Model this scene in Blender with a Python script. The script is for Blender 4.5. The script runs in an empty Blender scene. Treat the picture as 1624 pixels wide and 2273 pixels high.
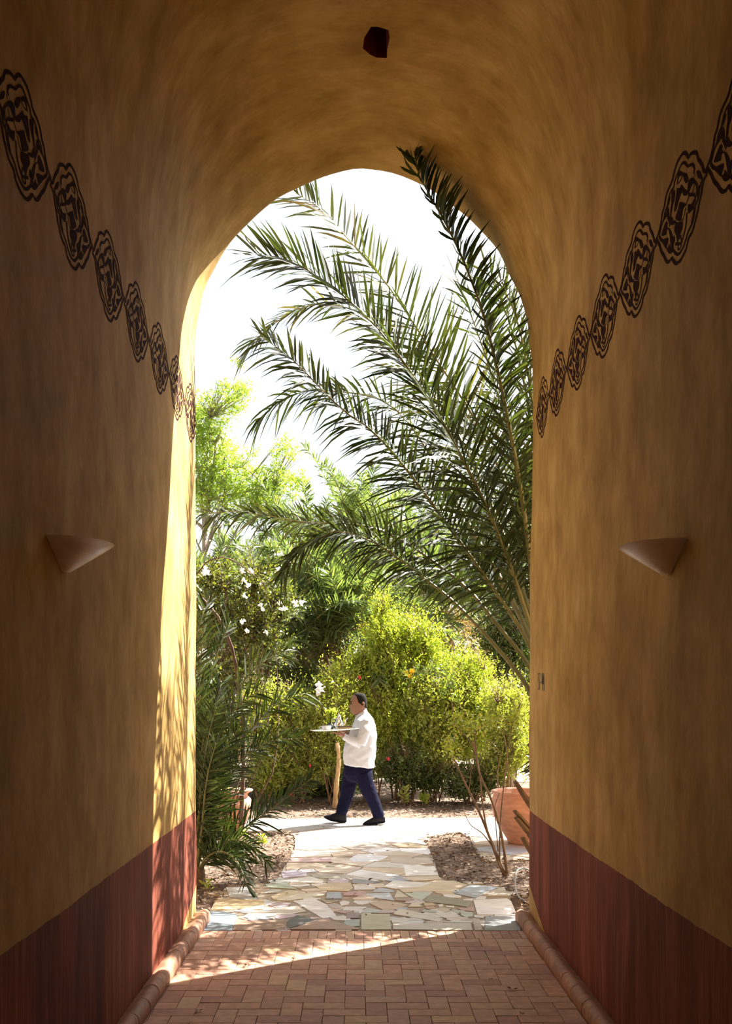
import bpy, bmesh, math, random
import numpy as np
from mathutils import Vector, Matrix, noise as mnoise

S = bpy.context.scene
COL = S.collection
PI = math.pi

# ------------------------------------------------------------------ camera
F_PX, CX, CY, EYE = 2280.0, 790.0, 1540.0, 1.72
cam_d = bpy.data.cameras.new('camera')
cam_d.sensor_fit = 'VERTICAL'
cam_d.sensor_height = 36.0
cam_d.sensor_width = 36.0
cam_d.lens = F_PX / 2273.0 * 36.0
cam_d.shift_x = (812.0 - CX) / 2273.0
cam_d.shift_y = (CY - 1136.5) / 2273.0
cam_d.clip_start, cam_d.clip_end = 0.05, 300
cam = bpy.data.objects.new('camera', cam_d)
cam.location = (0, 0, EYE)
cam.rotation_euler = (PI / 2, 0, 0)
COL.objects.link(cam)
S.camera = cam

# ------------------------------------------------------------------ light and exposure
SUN_ELEV = math.radians(50)
SUN_H = Vector((0.822, 0.569, 0)).normalized()           # towards the sun, on the ground
world = bpy.data.worlds.new('sky')
S.world = world
world.use_nodes = True
nt = world.node_tree
nt.nodes.clear()
wo = nt.nodes.new('ShaderNodeOutputWorld')
bg = nt.nodes.new('ShaderNodeBackground')
sky = nt.nodes.new('ShaderNodeTexSky')
sky.sky_type = 'NISHITA'
sky.sun_disc = False
sky.sun_elevation = SUN_ELEV
sky.sun_rotation = math.atan2(SUN_H.x, SUN_H.y)
sky.air_density = 1.0
sky.dust_density = 4.0
sky.ozone_density = 1.0
bg.inputs['Strength'].default_value = 0.19
haze = nt.nodes.new('ShaderNodeMix'); haze.data_type = 'RGBA'; haze.blend_type = 'MIX'
haze.inputs[0].default_value = 0.55
hsv = nt.nodes.new('ShaderNodeRGBToBW')
nt.links.new(sky.outputs[0], hsv.inputs[0])
nt.links.new(sky.outputs[0], haze.inputs[6]); nt.links.new(hsv.outputs[0], haze.inputs[7])
nt.links.new(haze.outputs[2], bg.inputs['Color'])
nt.links.new(bg.outputs[0], wo.inputs['Surface'])
sun_d = bpy.data.lights.new('sun', 'SUN')
sun_d.energy = 15.0
sun_d.angle = math.radians(0.53)
sun_d.color = (1.0, 0.95, 0.87)
sun = bpy.data.objects.new('sun', sun_d)
to_sun = Vector((SUN_H.x * math.cos(SUN_ELEV), SUN_H.y * math.cos(SUN_ELEV), math.sin(SUN_ELEV)))
sun.rotation_euler = to_sun.to_track_quat('Z', 'Y').to_euler()
sun.location = (12, 16, 14)
COL.objects.link(sun)
S.view_settings.view_transform = 'Standard'
S.view_settings.look = 'None'
S.view_settings.gamma = 1.0
S.view_settings.use_curve_mapping = False
S.view_settings.exposure = 0.93
S.cycles.max_bounces = 10
S.cycles.diffuse_bounces = 6
S.cycles.glossy_bounces = 3
S.cycles.transmission_bounces = 8
S.cycles.transparent_max_bounces = 8
S.cycles.use_denoising = True


# ------------------------------------------------------------------ helpers
def P(px, py, y):
    """point of the place at depth y that the photograph's survey puts at (px, py)"""
    return np.array(((px - CX) * y / F_PX, y, EYE + (CY - py) * y / F_PX))


def G(px, py, z=0.0):
    y = F_PX * (EYE - z) / (py - CY)
    return np.array(((px - CX) * y / F_PX, y, z))


def tag(o, label=None, cat=None, group=None, kind=None):
    if label: o['label'] = label
    if cat: o['category'] = cat
    if group: o['group'] = group
    if kind: o['kind'] = kind
    return o


def thing(name, label, cat, loc, group=None):
    o = bpy.data.objects.new(name, None)
    o.empty_display_size = 0.1
    o.location = loc
    COL.objects.link(o)
    return tag(o, label, cat, group)


def root_loc(o):
    p = np.zeros(3)
    while o is not None:
        p += np.array(o.location)
        o = o.parent
    return p


def mesh(name, V, F, mats=(), uv=None, tint=None, smooth=False, midx=None):
    """V (n,3); F list of index tuples, or an (m,k) array"""
    me = bpy.data.meshes.new(name)
    V = np.asarray(V, dtype=np.float32)
    if isinstance(F, np.ndarray):
        m, k = F.shape
        me.vertices.add(len(V)); me.vertices.foreach_set('co', V.ravel())
        me.loops.add(m * k); me.loops.foreach_set('vertex_index', F.astype(np.int32).ravel())
        me.polygons.add(m)
        me.polygons.foreach_set('loop_start', np.arange(0, m * k, k, dtype=np.int32))
        me.polygons.foreach_set('loop_total', np.full(m, k, dtype=np.int32))
        me.update(calc_edges=True)
    else:
        me.from_pydata([tuple(map(float, v)) for v in V], [], [tuple(map(int, f)) for f in F])
        me.update()
    for m_ in (mats if isinstance(mats, (list, tuple)) else [mats]):
        me.materials.append(m_)
    if smooth:
        me.polygons.foreach_set('use_smooth', np.ones(len(me.polygons), dtype=bool))
    if midx is not None:
        me.polygons.foreach_set('material_index', np.asarray(midx, dtype=np.int32))
    if uv is not None:
        li = np.empty(len(me.loops), dtype=np.int32)
        me.loops.foreach_get('vertex_index', li)
        ul = me.uv_layers.new(name='uv')
        ul.data.foreach_set('uv', np.asarray(uv, dtype=np.float32)[li].ravel())
    if tint is not None:
        a = me.attributes.new('tint', 'FLOAT', 'POINT')
        a.data.foreach_set('value', np.asarray(tint, dtype=np.float32))
    return me


def link(name, me, parent=None, kind=None):
    o = bpy.data.objects.new(name, me)
    if parent is not None:
        o.parent = parent
    if kind:
        o['kind'] = kind
    COL.objects.link(o)
    return o


def part(name, V, F, mats, parent, **kw):
    """world-space geometry made into a child of parent"""
    kind = kw.pop('kind', None)
    V = np.asarray(V, dtype=np.float64) - root_loc(parent)
    return link(name, mesh(name, V, F, mats, **kw), parent, kind)


def solo(name, V, F, mats, label=None, cat=None, group=None, kind=None, origin=None, **kw):
    V = np.asarray(V, dtype=np.float64)
    if origin is None:
        origin = np.array((V[:, 0].mean(), V[:, 1].mean(), V[:, 2].min()))
    o = link(name, mesh(name, V - np.asarray(origin), F, mats, **kw))
    o.location = origin
    return tag(o, label, cat, group, kind)


def join(*parts_):
    Vs, Fs, off = [], [], 0
    for V, F in parts_:
        Vs.append(np.asarray(V, dtype=np.float64))
        Fs += [tuple(int(i) + off for i in f) for f in F]
        off += len(V)
    return np.vstack(Vs), Fs


def unit(v):
    v = np.asarray(v, dtype=np.float64)
    return v / max(1e-9, np.linalg.norm(v))


def spline(pts, n):
    """Catmull-Rom through pts, resampled evenly to n points"""
    p = np.asarray(pts, dtype=np.float64)
    if len(p) == 2:
        return p[0] + (p[1] - p[0]) * np.linspace(0, 1, n)[:, None]
    q = np.vstack((2 * p[0] - p[1], p, 2 * p[-1] - p[-2]))
    out = []
    for i in range(1, len(q) - 2):
        t = np.linspace(0, 1, 12, endpoint=False)[:, None]
        a, b, c, d = q[i - 1], q[i], q[i + 1], q[i + 2]
        out.append(0.5 * (2 * b + (c - a) * t + (2 * a - 5 * b + 4 * c - d) * t**2 + (3 * b - a - 3 * c + d) * t**3))
    out = np.vstack(out + [q[-2][None]])
    s = np.concatenate(([0], np.cumsum(np.linalg.norm(np.diff(out, axis=0), axis=1))))
    u = np.linspace(0, s[-1], n)
    return np.stack([np.interp(u, s, out[:, k]) for k in range(out.shape[1])], axis=1)


def tube(pts, rad, sides=6, cap=True, squash=1.0, up=(0, 0, 1)):
    pts = np.asarray(pts, dtype=np.float64)
    n = len(pts)
    rad = np.broadcast_to(np.asarray(rad, dtype=np.float64), (n,))
    T = np.gradient(pts, axis=0)
    T /= np.maximum(1e-9, np.linalg.norm(T, axis=1))[:, None]
    a = np.arange(sides) * 2 * PI / sides
    V, prev = [], None
    for i in range(n):
        t = T[i]
        ref = prev if prev is not None else np.asarray(up, dtype=np.float64)
        nrm = ref - t * ref.dot(t)
        if np.linalg.norm(nrm) < 1e-4:
            nrm = np.array((1.0, 0, 0)) - t * t[0]
            if np.linalg.norm(nrm) < 1e-4:
                nrm = np.array((0, 1.0, 0)) - t * t[1]
        nrm = unit(nrm); prev = nrm
        b = np.cross(t, nrm)
        V.append(pts[i] + rad[i] * (np.cos(a)[:, None] * nrm * squash + np.sin(a)[:, None] * b))
    V = np.vstack(V)
    Fc = []
    for i in range(n - 1):
        for j in range(sides):
            k = (j + 1) % sides
            Fc.append((i * sides + j, i * sides + k, (i + 1) * sides + k, (i + 1) * sides + j))
    if cap:
        Fc.append(tuple(range(sides - 1, -1, -1)))
        Fc.append(tuple((n - 1) * sides + j for j in range(sides)))
    return V, Fc


def lathe(profile, seg=32, center=(0, 0, 0)):
    """profile [(r, z)]; closes where r == 0"""
    V, F = [], []
    n = len(profile)
    a = np.arange(seg) * 2 * PI / seg
    for r, z in profile:
        V.append(np.stack((r * np.cos(a), r * np.sin(a), np.full(seg, z)), 1))
    V = np.vstack(V) + np.asarray(center)
    for i in range(n - 1):
        for j in range(seg):
            k = (j + 1) % seg
            F.append((i * seg + j, i * seg + k, (i + 1) * seg + k, (i + 1) * seg + j))
    return V, F


def ellipsoid(c, r, nu=16, nv=10):
    V, F = [], []
    for i in range(nv + 1):
        th = PI * i / nv
        for j in range(nu):
            ph = 2 * PI * j / nu
            V.append((c[0] + r[0] * math.sin(th) * math.cos(ph), c[1] + r[1] * math.sin(th) * math.sin(ph), c[2] + r[2] * math.cos(th)))
    for i in range(nv):
        for j in range(nu):
            k = (j + 1) % nu
            F.append((i * nu + j, (i + 1) * nu + j, (i + 1) * nu + k, i * nu + k))
    return np.array(V), F


def prism(poly, z0, z1, chamfer=0.0):
    """vertical prism over a 2D polygon (counter-clockwise), top edge chamfered"""
    n = len(poly)
    p = np.asarray(poly, dtype=np.float64)
    if chamfer > 0:
        c = p.mean(axis=0)
        d = p - c
        L = np.maximum(1e-6, np.linalg.norm(d, axis=1))[:, None]
        q = c + d * np.maximum(0.3, 1 - chamfer * 1.3 / L)
        V = np.vstack((np.c_[p, np.full(n, z0)], np.c_[p, np.full(n, z1 - chamfer)], np.c_[q, np.full(n, z1)]))
        F = [tuple(2 * n + i for i in range(n))]
        for i in range(n):
            k = (i + 1) % n
            F += [(i, k, n + k, n + i), (n + i, n + k, 2 * n + k, 2 * n + i)]
    else:
        V = np.vstack((np.c_[p, np.full(n, z0)], np.c_[p, np.full(n, z1)]))
        F = [tuple(n + i for i in range(n))]
        for i in range(n):
            k = (i + 1) % n
            F.append((i, k, n + k, n + i))
    return V, F


# ------------------------------------------------------------------ materials
def mat(name):
    m = bpy.data.materials.new(name)
    m.use_nodes = True
    n = m.node_tree.nodes
    b = n.get('Principled BSDF')
    return m, m.node_tree, b


def N(t, typ, **kw):
    n = t.nodes.new(typ)
    for k, v in kw.items():
        setattr(n, k, v)
    return n


def L(t, a, b):
    t.links.new(a, b)


def ramp(t, stops, interp='LINEAR'):
    r = N(t, 'ShaderNodeValToRGB')
    r.color_ramp.interpolation = interp
    e = r.color_ramp.elements
    while len(e) < len(stops):
        e.new(0.5)
    for el, (p, c) in zip(e, stops):
        el.position = p
        el.color = (c[0], c[1], c[2], 1)
    return r


def math_n(t, op, a, b=None, clamp=False):
    m = N(t, 'ShaderNodeMath', operation=op)
    m.use_clamp = clamp
    for i, v in enumerate((a, b)):
        if v is None: continue
        if isinstance(v, (int, float)): m.inputs[i].default_value = v
        else: L(t, v, m.inputs[i])
    return m.outputs[0]


def mixc(t, fac, a, b, mode='MIX'):
    m = N(t, 'ShaderNodeMix', data_type='RGBA', blend_type=mode)
    for i, v in ((0, fac), (6, a), (7, b)):
        if isinstance(v, (int, float)): m.inputs[i].default_value = v
        elif isinstance(v, tuple): m.inputs[i].default_value = (v[0], v[1], v[2], 1)
        else: L(t, v, m.inputs[i])
    return m.outputs[2]


def simple(name, col, rough=0.6, metal=0.0, noise_amt=0.15, scale=30, bump=0.0, spec=0.5, stretch=None):
    m, t, b = mat(name)
    tc = N(t, 'ShaderNodeTexCoord')
    nz = N(t, 'ShaderNodeTexNoise')
    nz.inputs['Scale'].default_value = scale
    nz.inputs['Detail'].default_value = 5
    if stretch:
        mp = N(t, 'ShaderNodeMapping')
        mp.inputs['Scale'].default_value = stretch
        L(t, tc.outputs['Object'], mp.inputs[0]); L(t, mp.outputs[0], nz.inputs['Vector'])
    else:
        L(t, tc.outputs['Object'], nz.inputs['Vector'])
    lo = tuple(c * (1 - noise_amt) for c in col); hi = tuple(min(1, c * (1 + noise_amt)) for c in col)
    r = ramp(t, [(0.3, lo), (0.7, hi)])
    L(t, nz.outputs[0], r.inputs[0]); L(t, r.outputs[0], b.inputs['Base Color'])
    b.inputs['Roughness'].default_value = rough
    b.inputs['Metallic'].default_value = metal
    b.inputs['Specular IOR Level'].default_value = spec
    if bump:
        bp = N(t, 'ShaderNodeBump'); bp.inputs['Strength'].default_value = bump; bp.inputs['Distance'].default_value = 0.01
        L(t, nz.outputs[0], bp.inputs['Height']); L(t, bp.outputs[0], b.inputs['Normal'])
    return m


def plaster(name, dado):
    m, t, b = mat(name)
    uv = N(t, 'ShaderNodeUVMap'); uv.uv_map = 'uv'

    def nz(scale, sx, sy, detail=5, rough=0.6):
        mp = N(t, 'ShaderNodeMapping'); mp.inputs['Scale'].default_value = (sx, sy, 1)
        L(t, uv.outputs[0], mp.inputs[0])
        n = N(t, 'ShaderNodeTexNoise'); n.inputs['Scale'].default_value = scale
        n.inputs['Detail'].default_value = detail; n.inputs['Roughness'].default_value = rough
        L(t, mp.outputs[0], n.inputs['Vector'])
        return n.outputs[0]
    streak = nz(1, 5.2, 2.1, 10, 0.70)
    fine = nz(1, 46, 8, 6, 0.7)
    blotch = nz(1.0, 1.9, 1.5, 7, 0.66)
    worn = nz(1.0, 3.4, 2.2, 10, 0.75)
    c1 = ramp(t, [(0.28, (0.39, 0.250, 0.070)), (0.5, (0.545, 0.372, 0.132)), (0.72, (0.67, 0.485, 0.22))])
    L(t, streak, c1.inputs[0])
    c2 = ramp(t, [(0.3, (0.66, 0.58, 0.47)), (0.64, (1.06, 1.04, 1.02))])
    L(t, blotch, c2.inputs[0])
    col = mixc(t, 1.0, c1.outputs[0], c2.outputs[0], 'MULTIPLY')
    c3 = ramp(t, [(0.60, (0, 0, 0)), (0.74, (1, 1, 1))])
    L(t, worn, c3.inputs[0])
    col = mixc(t, math_n(t, 'MULTIPLY', c3.outputs[0], 0.55), col, (0.74, 0.50, 0.25))
    c4 = ramp(t, [(0.26, (0.72, 0.66, 0.6)), (0.42, (1, 1, 1))])
    L(t, fine, c4.inputs[0])
    col = mixc(t, 0.7, col, c4.outputs[0], 'MULTIPLY')
    if dado:
        geo = N(t, 'ShaderNodeNewGeometry')
        sp = N(t, 'ShaderNodeSeparateXYZ'); L(t, geo.outputs['Position'], sp.inputs[0])
        edge = math_n(t, 'ADD', sp.outputs['Z'], math_n(t, 'MULTIPLY', math_n(t, 'SUBTRACT', nz(1, 9, 3), 0.5), 0.02))
        up_ = math_n(t, 'LESS_THAN', edge, 0.835)
        low = math_n(t, 'MULTIPLY', math_n(t, 'MAXIMUM', math_n(t, 'SUBTRACT', sp.outputs['Y'], 7.05), 0.0), 0.30)
        lo_ = math_n(t, 'GREATER_THAN', edge, math_n(t, 'ADD', low, 0.055))
        jamb = math_n(t, 'LESS_THAN', sp.outputs['Y'], 7.795)
        mask = math_n(t, 'MULTIPLY', math_n(t, 'MULTIPLY', up_, lo_), jamb)
        rd = ramp(t, [(0.25, (0.13, 0.035, 0.020)), (0.5, (0.25, 0.072, 0.042)), (0.75, (0.40, 0.15, 0.10))])
        L(t, nz(1, 26, 1.3, 8, 0.7), rd.inputs[0])
        c5 = ramp(t, [(0.32, (0.40, 0.34, 0.32)), (0.62, (1.08, 1.06, 1.06))])
        L(t, nz(1, 3.2, 0.5, 5, 0.6), c5.inputs[0])
        rdm = mixc(t, 0.85, rd.outputs[0], c5.outputs[0], 'MULTIPLY')
        rdm = mixc(t, 0.7, rdm, c4.outputs[0], 'MULTIPLY')
        col = mixc(t, mask, col, rdm)
    L(t, col, b.inputs['Base Color'])
    b.inputs['Roughness'].default_value = 0.75
    b.inputs['Specular IOR Level'].default_value = 0.12
    bp = N(t, 'ShaderNodeBump'); bp.inputs['Strength'].default_value = 0.35; bp.inputs['Distance'].default_value = 0.012
    hsum = math_n(t, 'ADD', math_n(t, 'MULTIPLY', streak, 1.2), math_n(t, 'ADD', math_n(t, 'MULTIPLY', fine, 0.25), worn))
    L(t, hsum, bp.inputs['Height']); L(t, bp.outputs[0], b.inputs['Normal'])
    return m


def random_mat(name, stops, rough=0.7, scale=18, amt=0.25, bump=0.2, spec=0.35):
    """colour picked per object, with stone grain over it"""
    m, t, b = mat(name)
    oi = N(t, 'ShaderNodeObjectInfo')
    r = ramp(t, stops)
    L(t, oi.outputs['Random'], r.inputs[0])
    tc = N(t, 'ShaderNodeTexCoord')
    mp = N(t, 'ShaderNodeVectorMath', operation='ADD')
    L(t, tc.outputs['Object'], mp.inputs[0])
    vm = N(t, 'ShaderNodeVectorMath', operation='SCALE'); vm.inputs[0].default_value = (17, 31, 11)
    L(t, oi.outputs['Random'], vm.inputs['Scale']); L(t, vm.outputs[0], mp.inputs[1])
    nz = N(t, 'ShaderNodeTexNoise'); nz.inputs['Scale'].default_value = scale; nz.inputs['Detail'].default_value = 6
    L(t, mp.outputs[0], nz.inputs['Vector'])
    r2 = ramp(t, [(0.3, (1 - amt,) * 3), (0.7, (1 + amt * 0.3,) * 3)])
    L(t, nz.outputs[0], r2.inputs[0])
    L(t, mixc(t, 1.0, r.outputs[0], r2.outputs[0], 'MULTIPLY'), b.inputs['Base Color'])
    b.inputs['Roughness'].default_value = rough
    b.inputs['Specular IOR Level'].default_value = spec
    bp = N(t, 'ShaderNodeBump'); bp.inputs['Strength'].default_value = bump; bp.inputs['Distance'].default_value = 0.004
    L(t, nz.outputs[0], bp.inputs['Height']); L(t, bp.outputs[0], b.inputs['Normal'])
    return m


def leafm(name, stops, trans=0.35, rough=0.42, tcol=None, spec=0.5):
    m, t, b = mat(name)
    at = N(t, 'ShaderNodeAttribute'); at.attribute_name = 'tint'
    r = ramp(t, stops)
    L(t, at.outputs['Fac'], r.inputs[0])
    L(t, r.outputs[0], b.inputs['Base Color'])
    b.inputs['Roughness'].default_value = rough
    b.inputs['Specular IOR Level'].default_value = spec
    tr = N(t, 'ShaderNodeBsdfTranslucent')
    tc = mixc(t, 1.0, r.outputs[0], tcol or (1.5, 1.45, 0.6), 'MULTIPLY')
    L(t, tc, tr.inputs['Color'])
    mx = N(t, 'ShaderNodeMixShader'); mx.inputs[0].default_value = trans
    L(t, b.outputs[0], mx.inputs[1]); L(t, tr.outputs[0], mx.inputs[2])
    out = t.nodes.get('Material Output')
    L(t, mx.outputs[0], out.inputs['Surface'])
    return m


M = {}
M['wall'] = plaster('ochre_plaster_with_red_dado', True)
M['vault'] = plaster('ochre_plaster', False)
M['brick'] = random_mat('terracotta_brick', [(0, (0.42, 0.22, 0.145)), (0.3, (0.53, 0.295, 0.195)), (0.6, (0.60, 0.345, 0.225)), (0.85, (0.54, 0.35, 0.25)), (1, (0.64, 0.43, 0.24))], rough=0.6, amt=0.22, bump=0.25)
M['mortar'] = simple('brown_mortar', (0.20, 0.115, 0.075), 0.9, scale=60, bump=0.3)
M['grout'] = simple('grey_path_grout', (0.30, 0.25, 0.19), 0.95, scale=60, bump=0.3)
M['torus'] = random_mat('terracotta_skirting', [(0, (0.36, 0.17, 0.10)), (1, (0.48, 0.25, 0.15))], rough=0.6, amt=0.35, bump=0.4)
M['paint'] = simple('maroon_stencil_paint', (0.040, 0.011, 0.010), 0.9, noise_amt=0.35, scale=40, spec=0.05)
M['end_wall'] = simple('dark_unseen_end', (0.05, 0.03, 0.018), 0.8, scale=4)  # unseen end wall, given a dark colour so less light bounces back
M['ink'] = simple('black_number_paint', (0.016, 0.008, 0.014), 0.6, scale=40)
M['hole'] = simple('dark_red_recess', (0.19, 0.025, 0.02), 0.8, scale=20)
M['sconce'] = simple('polished_plaster_sconce', (0.86, 0.75, 0.62), 0.3, noise_amt=0.12, scale=14, spec=0.6)
M['stone'] = None
M['pot'] = simple('terracotta_pot', (0.54, 0.265, 0.17), 0.75, noise_amt=0.2, scale=7, bump=0.15, stretch=(1, 1, 4))
M['pot_soil'] = simple('potting_soil', (0.10, 0.065, 0.04), 1.0, noise_amt=0.5, scale=40, bump=0.5)
M['facade'] = simple('ochre_facade', (0.62, 0.40, 0.20), 0.8, scale=3)
M['hose'] = simple('grey_hose', (0.30, 0.32, 0.32), 0.5)

# ------------------------------------------------------------------ the passage: walls, vault, facade
Y0, Y1 = -9.0, 7.83
SPRING, CXA = 3.95, 0.05
XL, XR = -1.20, 1.30
EXIT_PX = [(1180, 835), (1176, 777), (1166, 712), (1151, 663), (1124, 609), (1098, 555), (1044, 496), (1010, 467), (945, 421), (876, 391), (818, 380),
           (780, 380), (718, 397), (657, 426), (610, 451), (544, 509), (505, 556), (459, 637), (444, 695), (437, 752), (435, 835)]
ex = np.array([((x - CX) * Y1 / F_PX, EYE + (CY - y) * Y1 / F_PX) for x, y in EXIT_PX])
ex = spline(np.vstack(([1.338, SPRING - 0.1], ex, [-1.214, SPRING - 0.1])), 120)
ex_th = np.arctan2(ex[:, 1] - SPRING, ex[:, 0] - CXA)
ex_r = np.hypot(ex[:, 1] - SPRING, ex[:, 0] - CXA)
NA = 72
TH = np.linspace(0, PI, NA + 1)


def arch_in(th):
    a, b, n = 1.25, 1.80, 2.75
    c, s = np.abs(np.cos(th)), np.abs(np.sin(th))
    return ((c / a) ** n + (s / b) ** n) ** (-1 / n)


def arch_out(th):
    o = np.argsort(ex_th)
    return np.interp(th, ex_th[o], ex_r[o])


def smooth(x):
    x = min(1.0, max(0.0, x))
    return x * x * (3 - 2 * x)


def profile(y, grow=0.0):
    """the passage's section at depth y: left wall, vault, right wall as (x, z) arrays"""
    k = smooth((y - 6.5) / (Y1 - 6.5))
    r = arch_in(TH) * (1 - k) + arch_out(TH) * k + grow
    vx, vz = CXA + r * np.cos(TH), SPRING + r * np.sin(TH)
    return vx, vz, k


def wob(a, b, s):
    return 0.011 * mnoise.noise(Vector((a * 1.3, b * 1.3, s))) + 0.004 * mnoise.noise(Vector((a * 4, b * 4, s + 9)))


ys = list(np.linspace(Y0, 3.0, 20)) + list(np.linspace(3.1, 5.95, 36)) + [6.05, 6.2, 6.3, 6.4, 6.49] + list(np.linspace(6.57, 7.72, 18))
rings = [(y, 0.0) for y in ys] + [(Y1 - 0.05 + 0.05 * math.sin(f), 0.05 * (1 - math.cos(f))) for f in (0.0, 0.4, 0.8, 1.2, PI / 2)]
zs = np.concatenate((np.linspace(-0.06, 0.2, 4), np.linspace(0.4, 3.2, 20), np.linspace(3.26, 3.9, 14), [SPRING]))
WL, WR, WV, UVL, UVR, UVV = [], [], [], [], [], []
arc = None
for y, gr in rings:
    vx, vz, k = profile(y, gr)
    if arc is None:
        arc = np.concatenate(([0], np.cumsum(np.hypot(np.diff(vx), np.diff(vz)))))
    xr_base, xl_base = XR + 0.012 * k + gr, XL - 0.012 * k - gr
    for z in zs:
        f = smooth((z - 2.0) / (SPRING - 2.0))
        lump = 1 - smooth((z - 2.9) / (SPRING - 2.9))
        WR.append((xr_base * (1 - f) + vx[0] * f + lump * wob(y, z, 1.0), y, z)); UVR.append((y, z))
        WL.append((xl_base * (1 - f) + vx[-1] * f + lump * wob(y, z, 5.0), y, z)); UVL.append((y, 2 * SPRING + arc[-1] - z))
    for i in range(NA + 1):
        e = min(i, NA - i) / 4.0
        d = wob(y, arc[i], 3.0) * min(1, e) * 1.6
        th = TH[i]
        WV.append((vx[i] + d * math.cos(th), y, vz[i] + d * math.sin(th))); UVV.append((y, SPRING + arc[i]))


def grid_faces(nr, nc, flip=False):
    i, j = np.meshgrid(np.arange(nr - 1), np.arange(nc - 1), indexing='ij')
    a = (i * nc + j).ravel()
    f = np.stack((a, a + 1, a + nc + 1, a + nc), 1)
    return f[:, ::-1] if flip else f


nr = len(rings)
wall_right = solo('wall_right', WR, grid_faces(nr, len(zs), True), M['wall'], uv=UVR, smooth=True, kind='structure', origin=(0, 0, 0))
wall_left = solo('wall_left', WL, grid_faces(nr, len(zs)), M['wall'], uv=UVL, smooth=True, kind='structure', origin=(0, 0, 0))
VF = grid_faces(nr, NA + 1, True)
WV = np.array(WV)
fc = WV[VF].mean(axis=1)
is_hole = (fc[:, 1] > 6.2) & (fc[:, 1] < 6.49) & (fc[:, 0] > 0.06) & (fc[:, 0] < 0.215)
hv = np.unique(VF[is_hole]); hx, hy = WV[hv, 0], WV[hv, 1]
for vi, x, y in zip(hv, hx, hy):
    if x < hx.min() + 0.01 and y < 6.21: WV[vi, 0] += 0.040
    elif x < hx.min() + 0.01 and y > 6.48: WV[vi] += (0.035, -0.03, 0)
    elif x < hx.min() + 0.01 and y > 6.35: WV[vi, 0] -= 0.008
    elif x > hx.max() - 0.01 and y < 6.21: WV[vi] += (-0.01, 0.03, 0)
    elif x > hx.max() - 0.01 and y > 6.35: WV[vi, 0] -= 0.012
ceiling = solo('ceiling', WV, VF[~is_hole], M['vault'], uv=UVV, smooth=True, kind='structure', origin=(0, 0, 0))
# the small walled-up light hole in the vault
hf = VF[is_hole]
cnt = {}
for f in hf:
    for a, b in zip(f, np.roll(f, -1)):
        cnt[(a, b)] = 1
rim = [(a, b) for a, b in cnt if (b, a) not in cnt]
ids = sorted({i for e in rim for i in e} | {i for f in hf for i in f})
mp_ = {v: i for i, v in enumerate(ids)}
lowv = WV[ids]
c_ = lowv.mean(axis=0)
upv = c_ + (lowv - c_) * np.array((0.86, 0.9, 1)) + np.array((0, 0, 0.2))
n_ = len(ids)
HV = np.vstack((lowv, upv))
HF = [(mp_[a], mp_[b], mp_[b] + n_, mp_[a] + n_) for a, b in rim] + [tuple(mp_[i] + n_ for i in f) for f in hf]
hole = solo('vault_recess', HV, HF, M['hole'], 'small dark red walled-up light hole in the crown of the vault', 'recess', origin=c_)

# facade around the exit, and the end wall behind the camera
vx, vz, k_ = profile(Y1, 0.05)
loop = [(XR + 0.012 + 0.05, z) for z in (-0.3, 1.0, 2.2)] + [(vx[i], vz[i]) for i in range(NA + 1)] + [(XL - 0.062, z) for z in (2.2, 1.0, -0.3)]
outer = []
for x, z in loop:
    d = np.array((x - CXA, max(z, -0.3) - 2.2))
    if z < 2.5:
        outer.append((9.0 if x > 0 else -9.0, z))
    else:
        t = min(9.0 / max(1e-6, abs(d[0])), 6.3 / max(1e-6, d[1]))
        outer.append((CXA + d[0] * t, 2.2 + d[1] * t))
FV = np.array([(x, Y1, z) for x, z in loop] + [(x, Y1, z) for x, z in outer])
n_ = len(loop)
FF = [(i, i + 1, n_ + i + 1, n_ + i) for i in range(n_ - 1)]
solo('wall_front', FV, FF, M['facade'], kind='structure', origin=(0, Y1, 0))
vx, vz, k_ = profile(Y0)
loop = [(XR, -0.06)] + [(vx[i], vz[i]) for i in range(NA + 1)] + [(XL, -0.06)]
solo('wall_back', [(x, Y0, z) for x, z in loop], [tuple(range(len(loop)))], M['end_wall'], kind='structure', origin=(0, Y0, 0))

# ------------------------------------------------------------------ brick floor
rnd = random.Random(4)
Yp = 7.455                                              # where brick gives way to flagstone
Ys = 7.222                                              # lower edge of the soldier course
W = 0.1155
floor = solo('floor', [(XL - 0.05, Y0, -0.007), (XR + 0.05, Y0, -0.007), (XR + 0.05, Yp, -0.007), (XL - 0.05, Yp, -0.007)], [(0, 1, 2, 3)], M['mortar'], kind='structure', origin=(0, 0, -0.007))


def brick_geo(x0, x1, y0, y1, tilt=0.0):
    x0 += 0.0015; x1 -= 0.0015; y0 += 0.0018; y1 -= 0.0018
    z = rnd.uniform(-0.0008, 0.0008)
    j = lambda: rnd.uniform(-0.0014, 0.0014)
    V, F = prism([(x0 + j(), y0 + j()), (x1 + j(), y0 + j()), (x1 + j(), y1 + j()), (x0 + j(), y1 + j())], -0.04, z, 0.0022)
    V[8:, 2] += (V[8:, 0] - (x0 + x1) / 2) * rnd.uniform(-0.004, 0.004) + (V[8:, 1] - (y0 + y1) / 2) * rnd.uniform(-0.004, 0.004)
    return V, F


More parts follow.
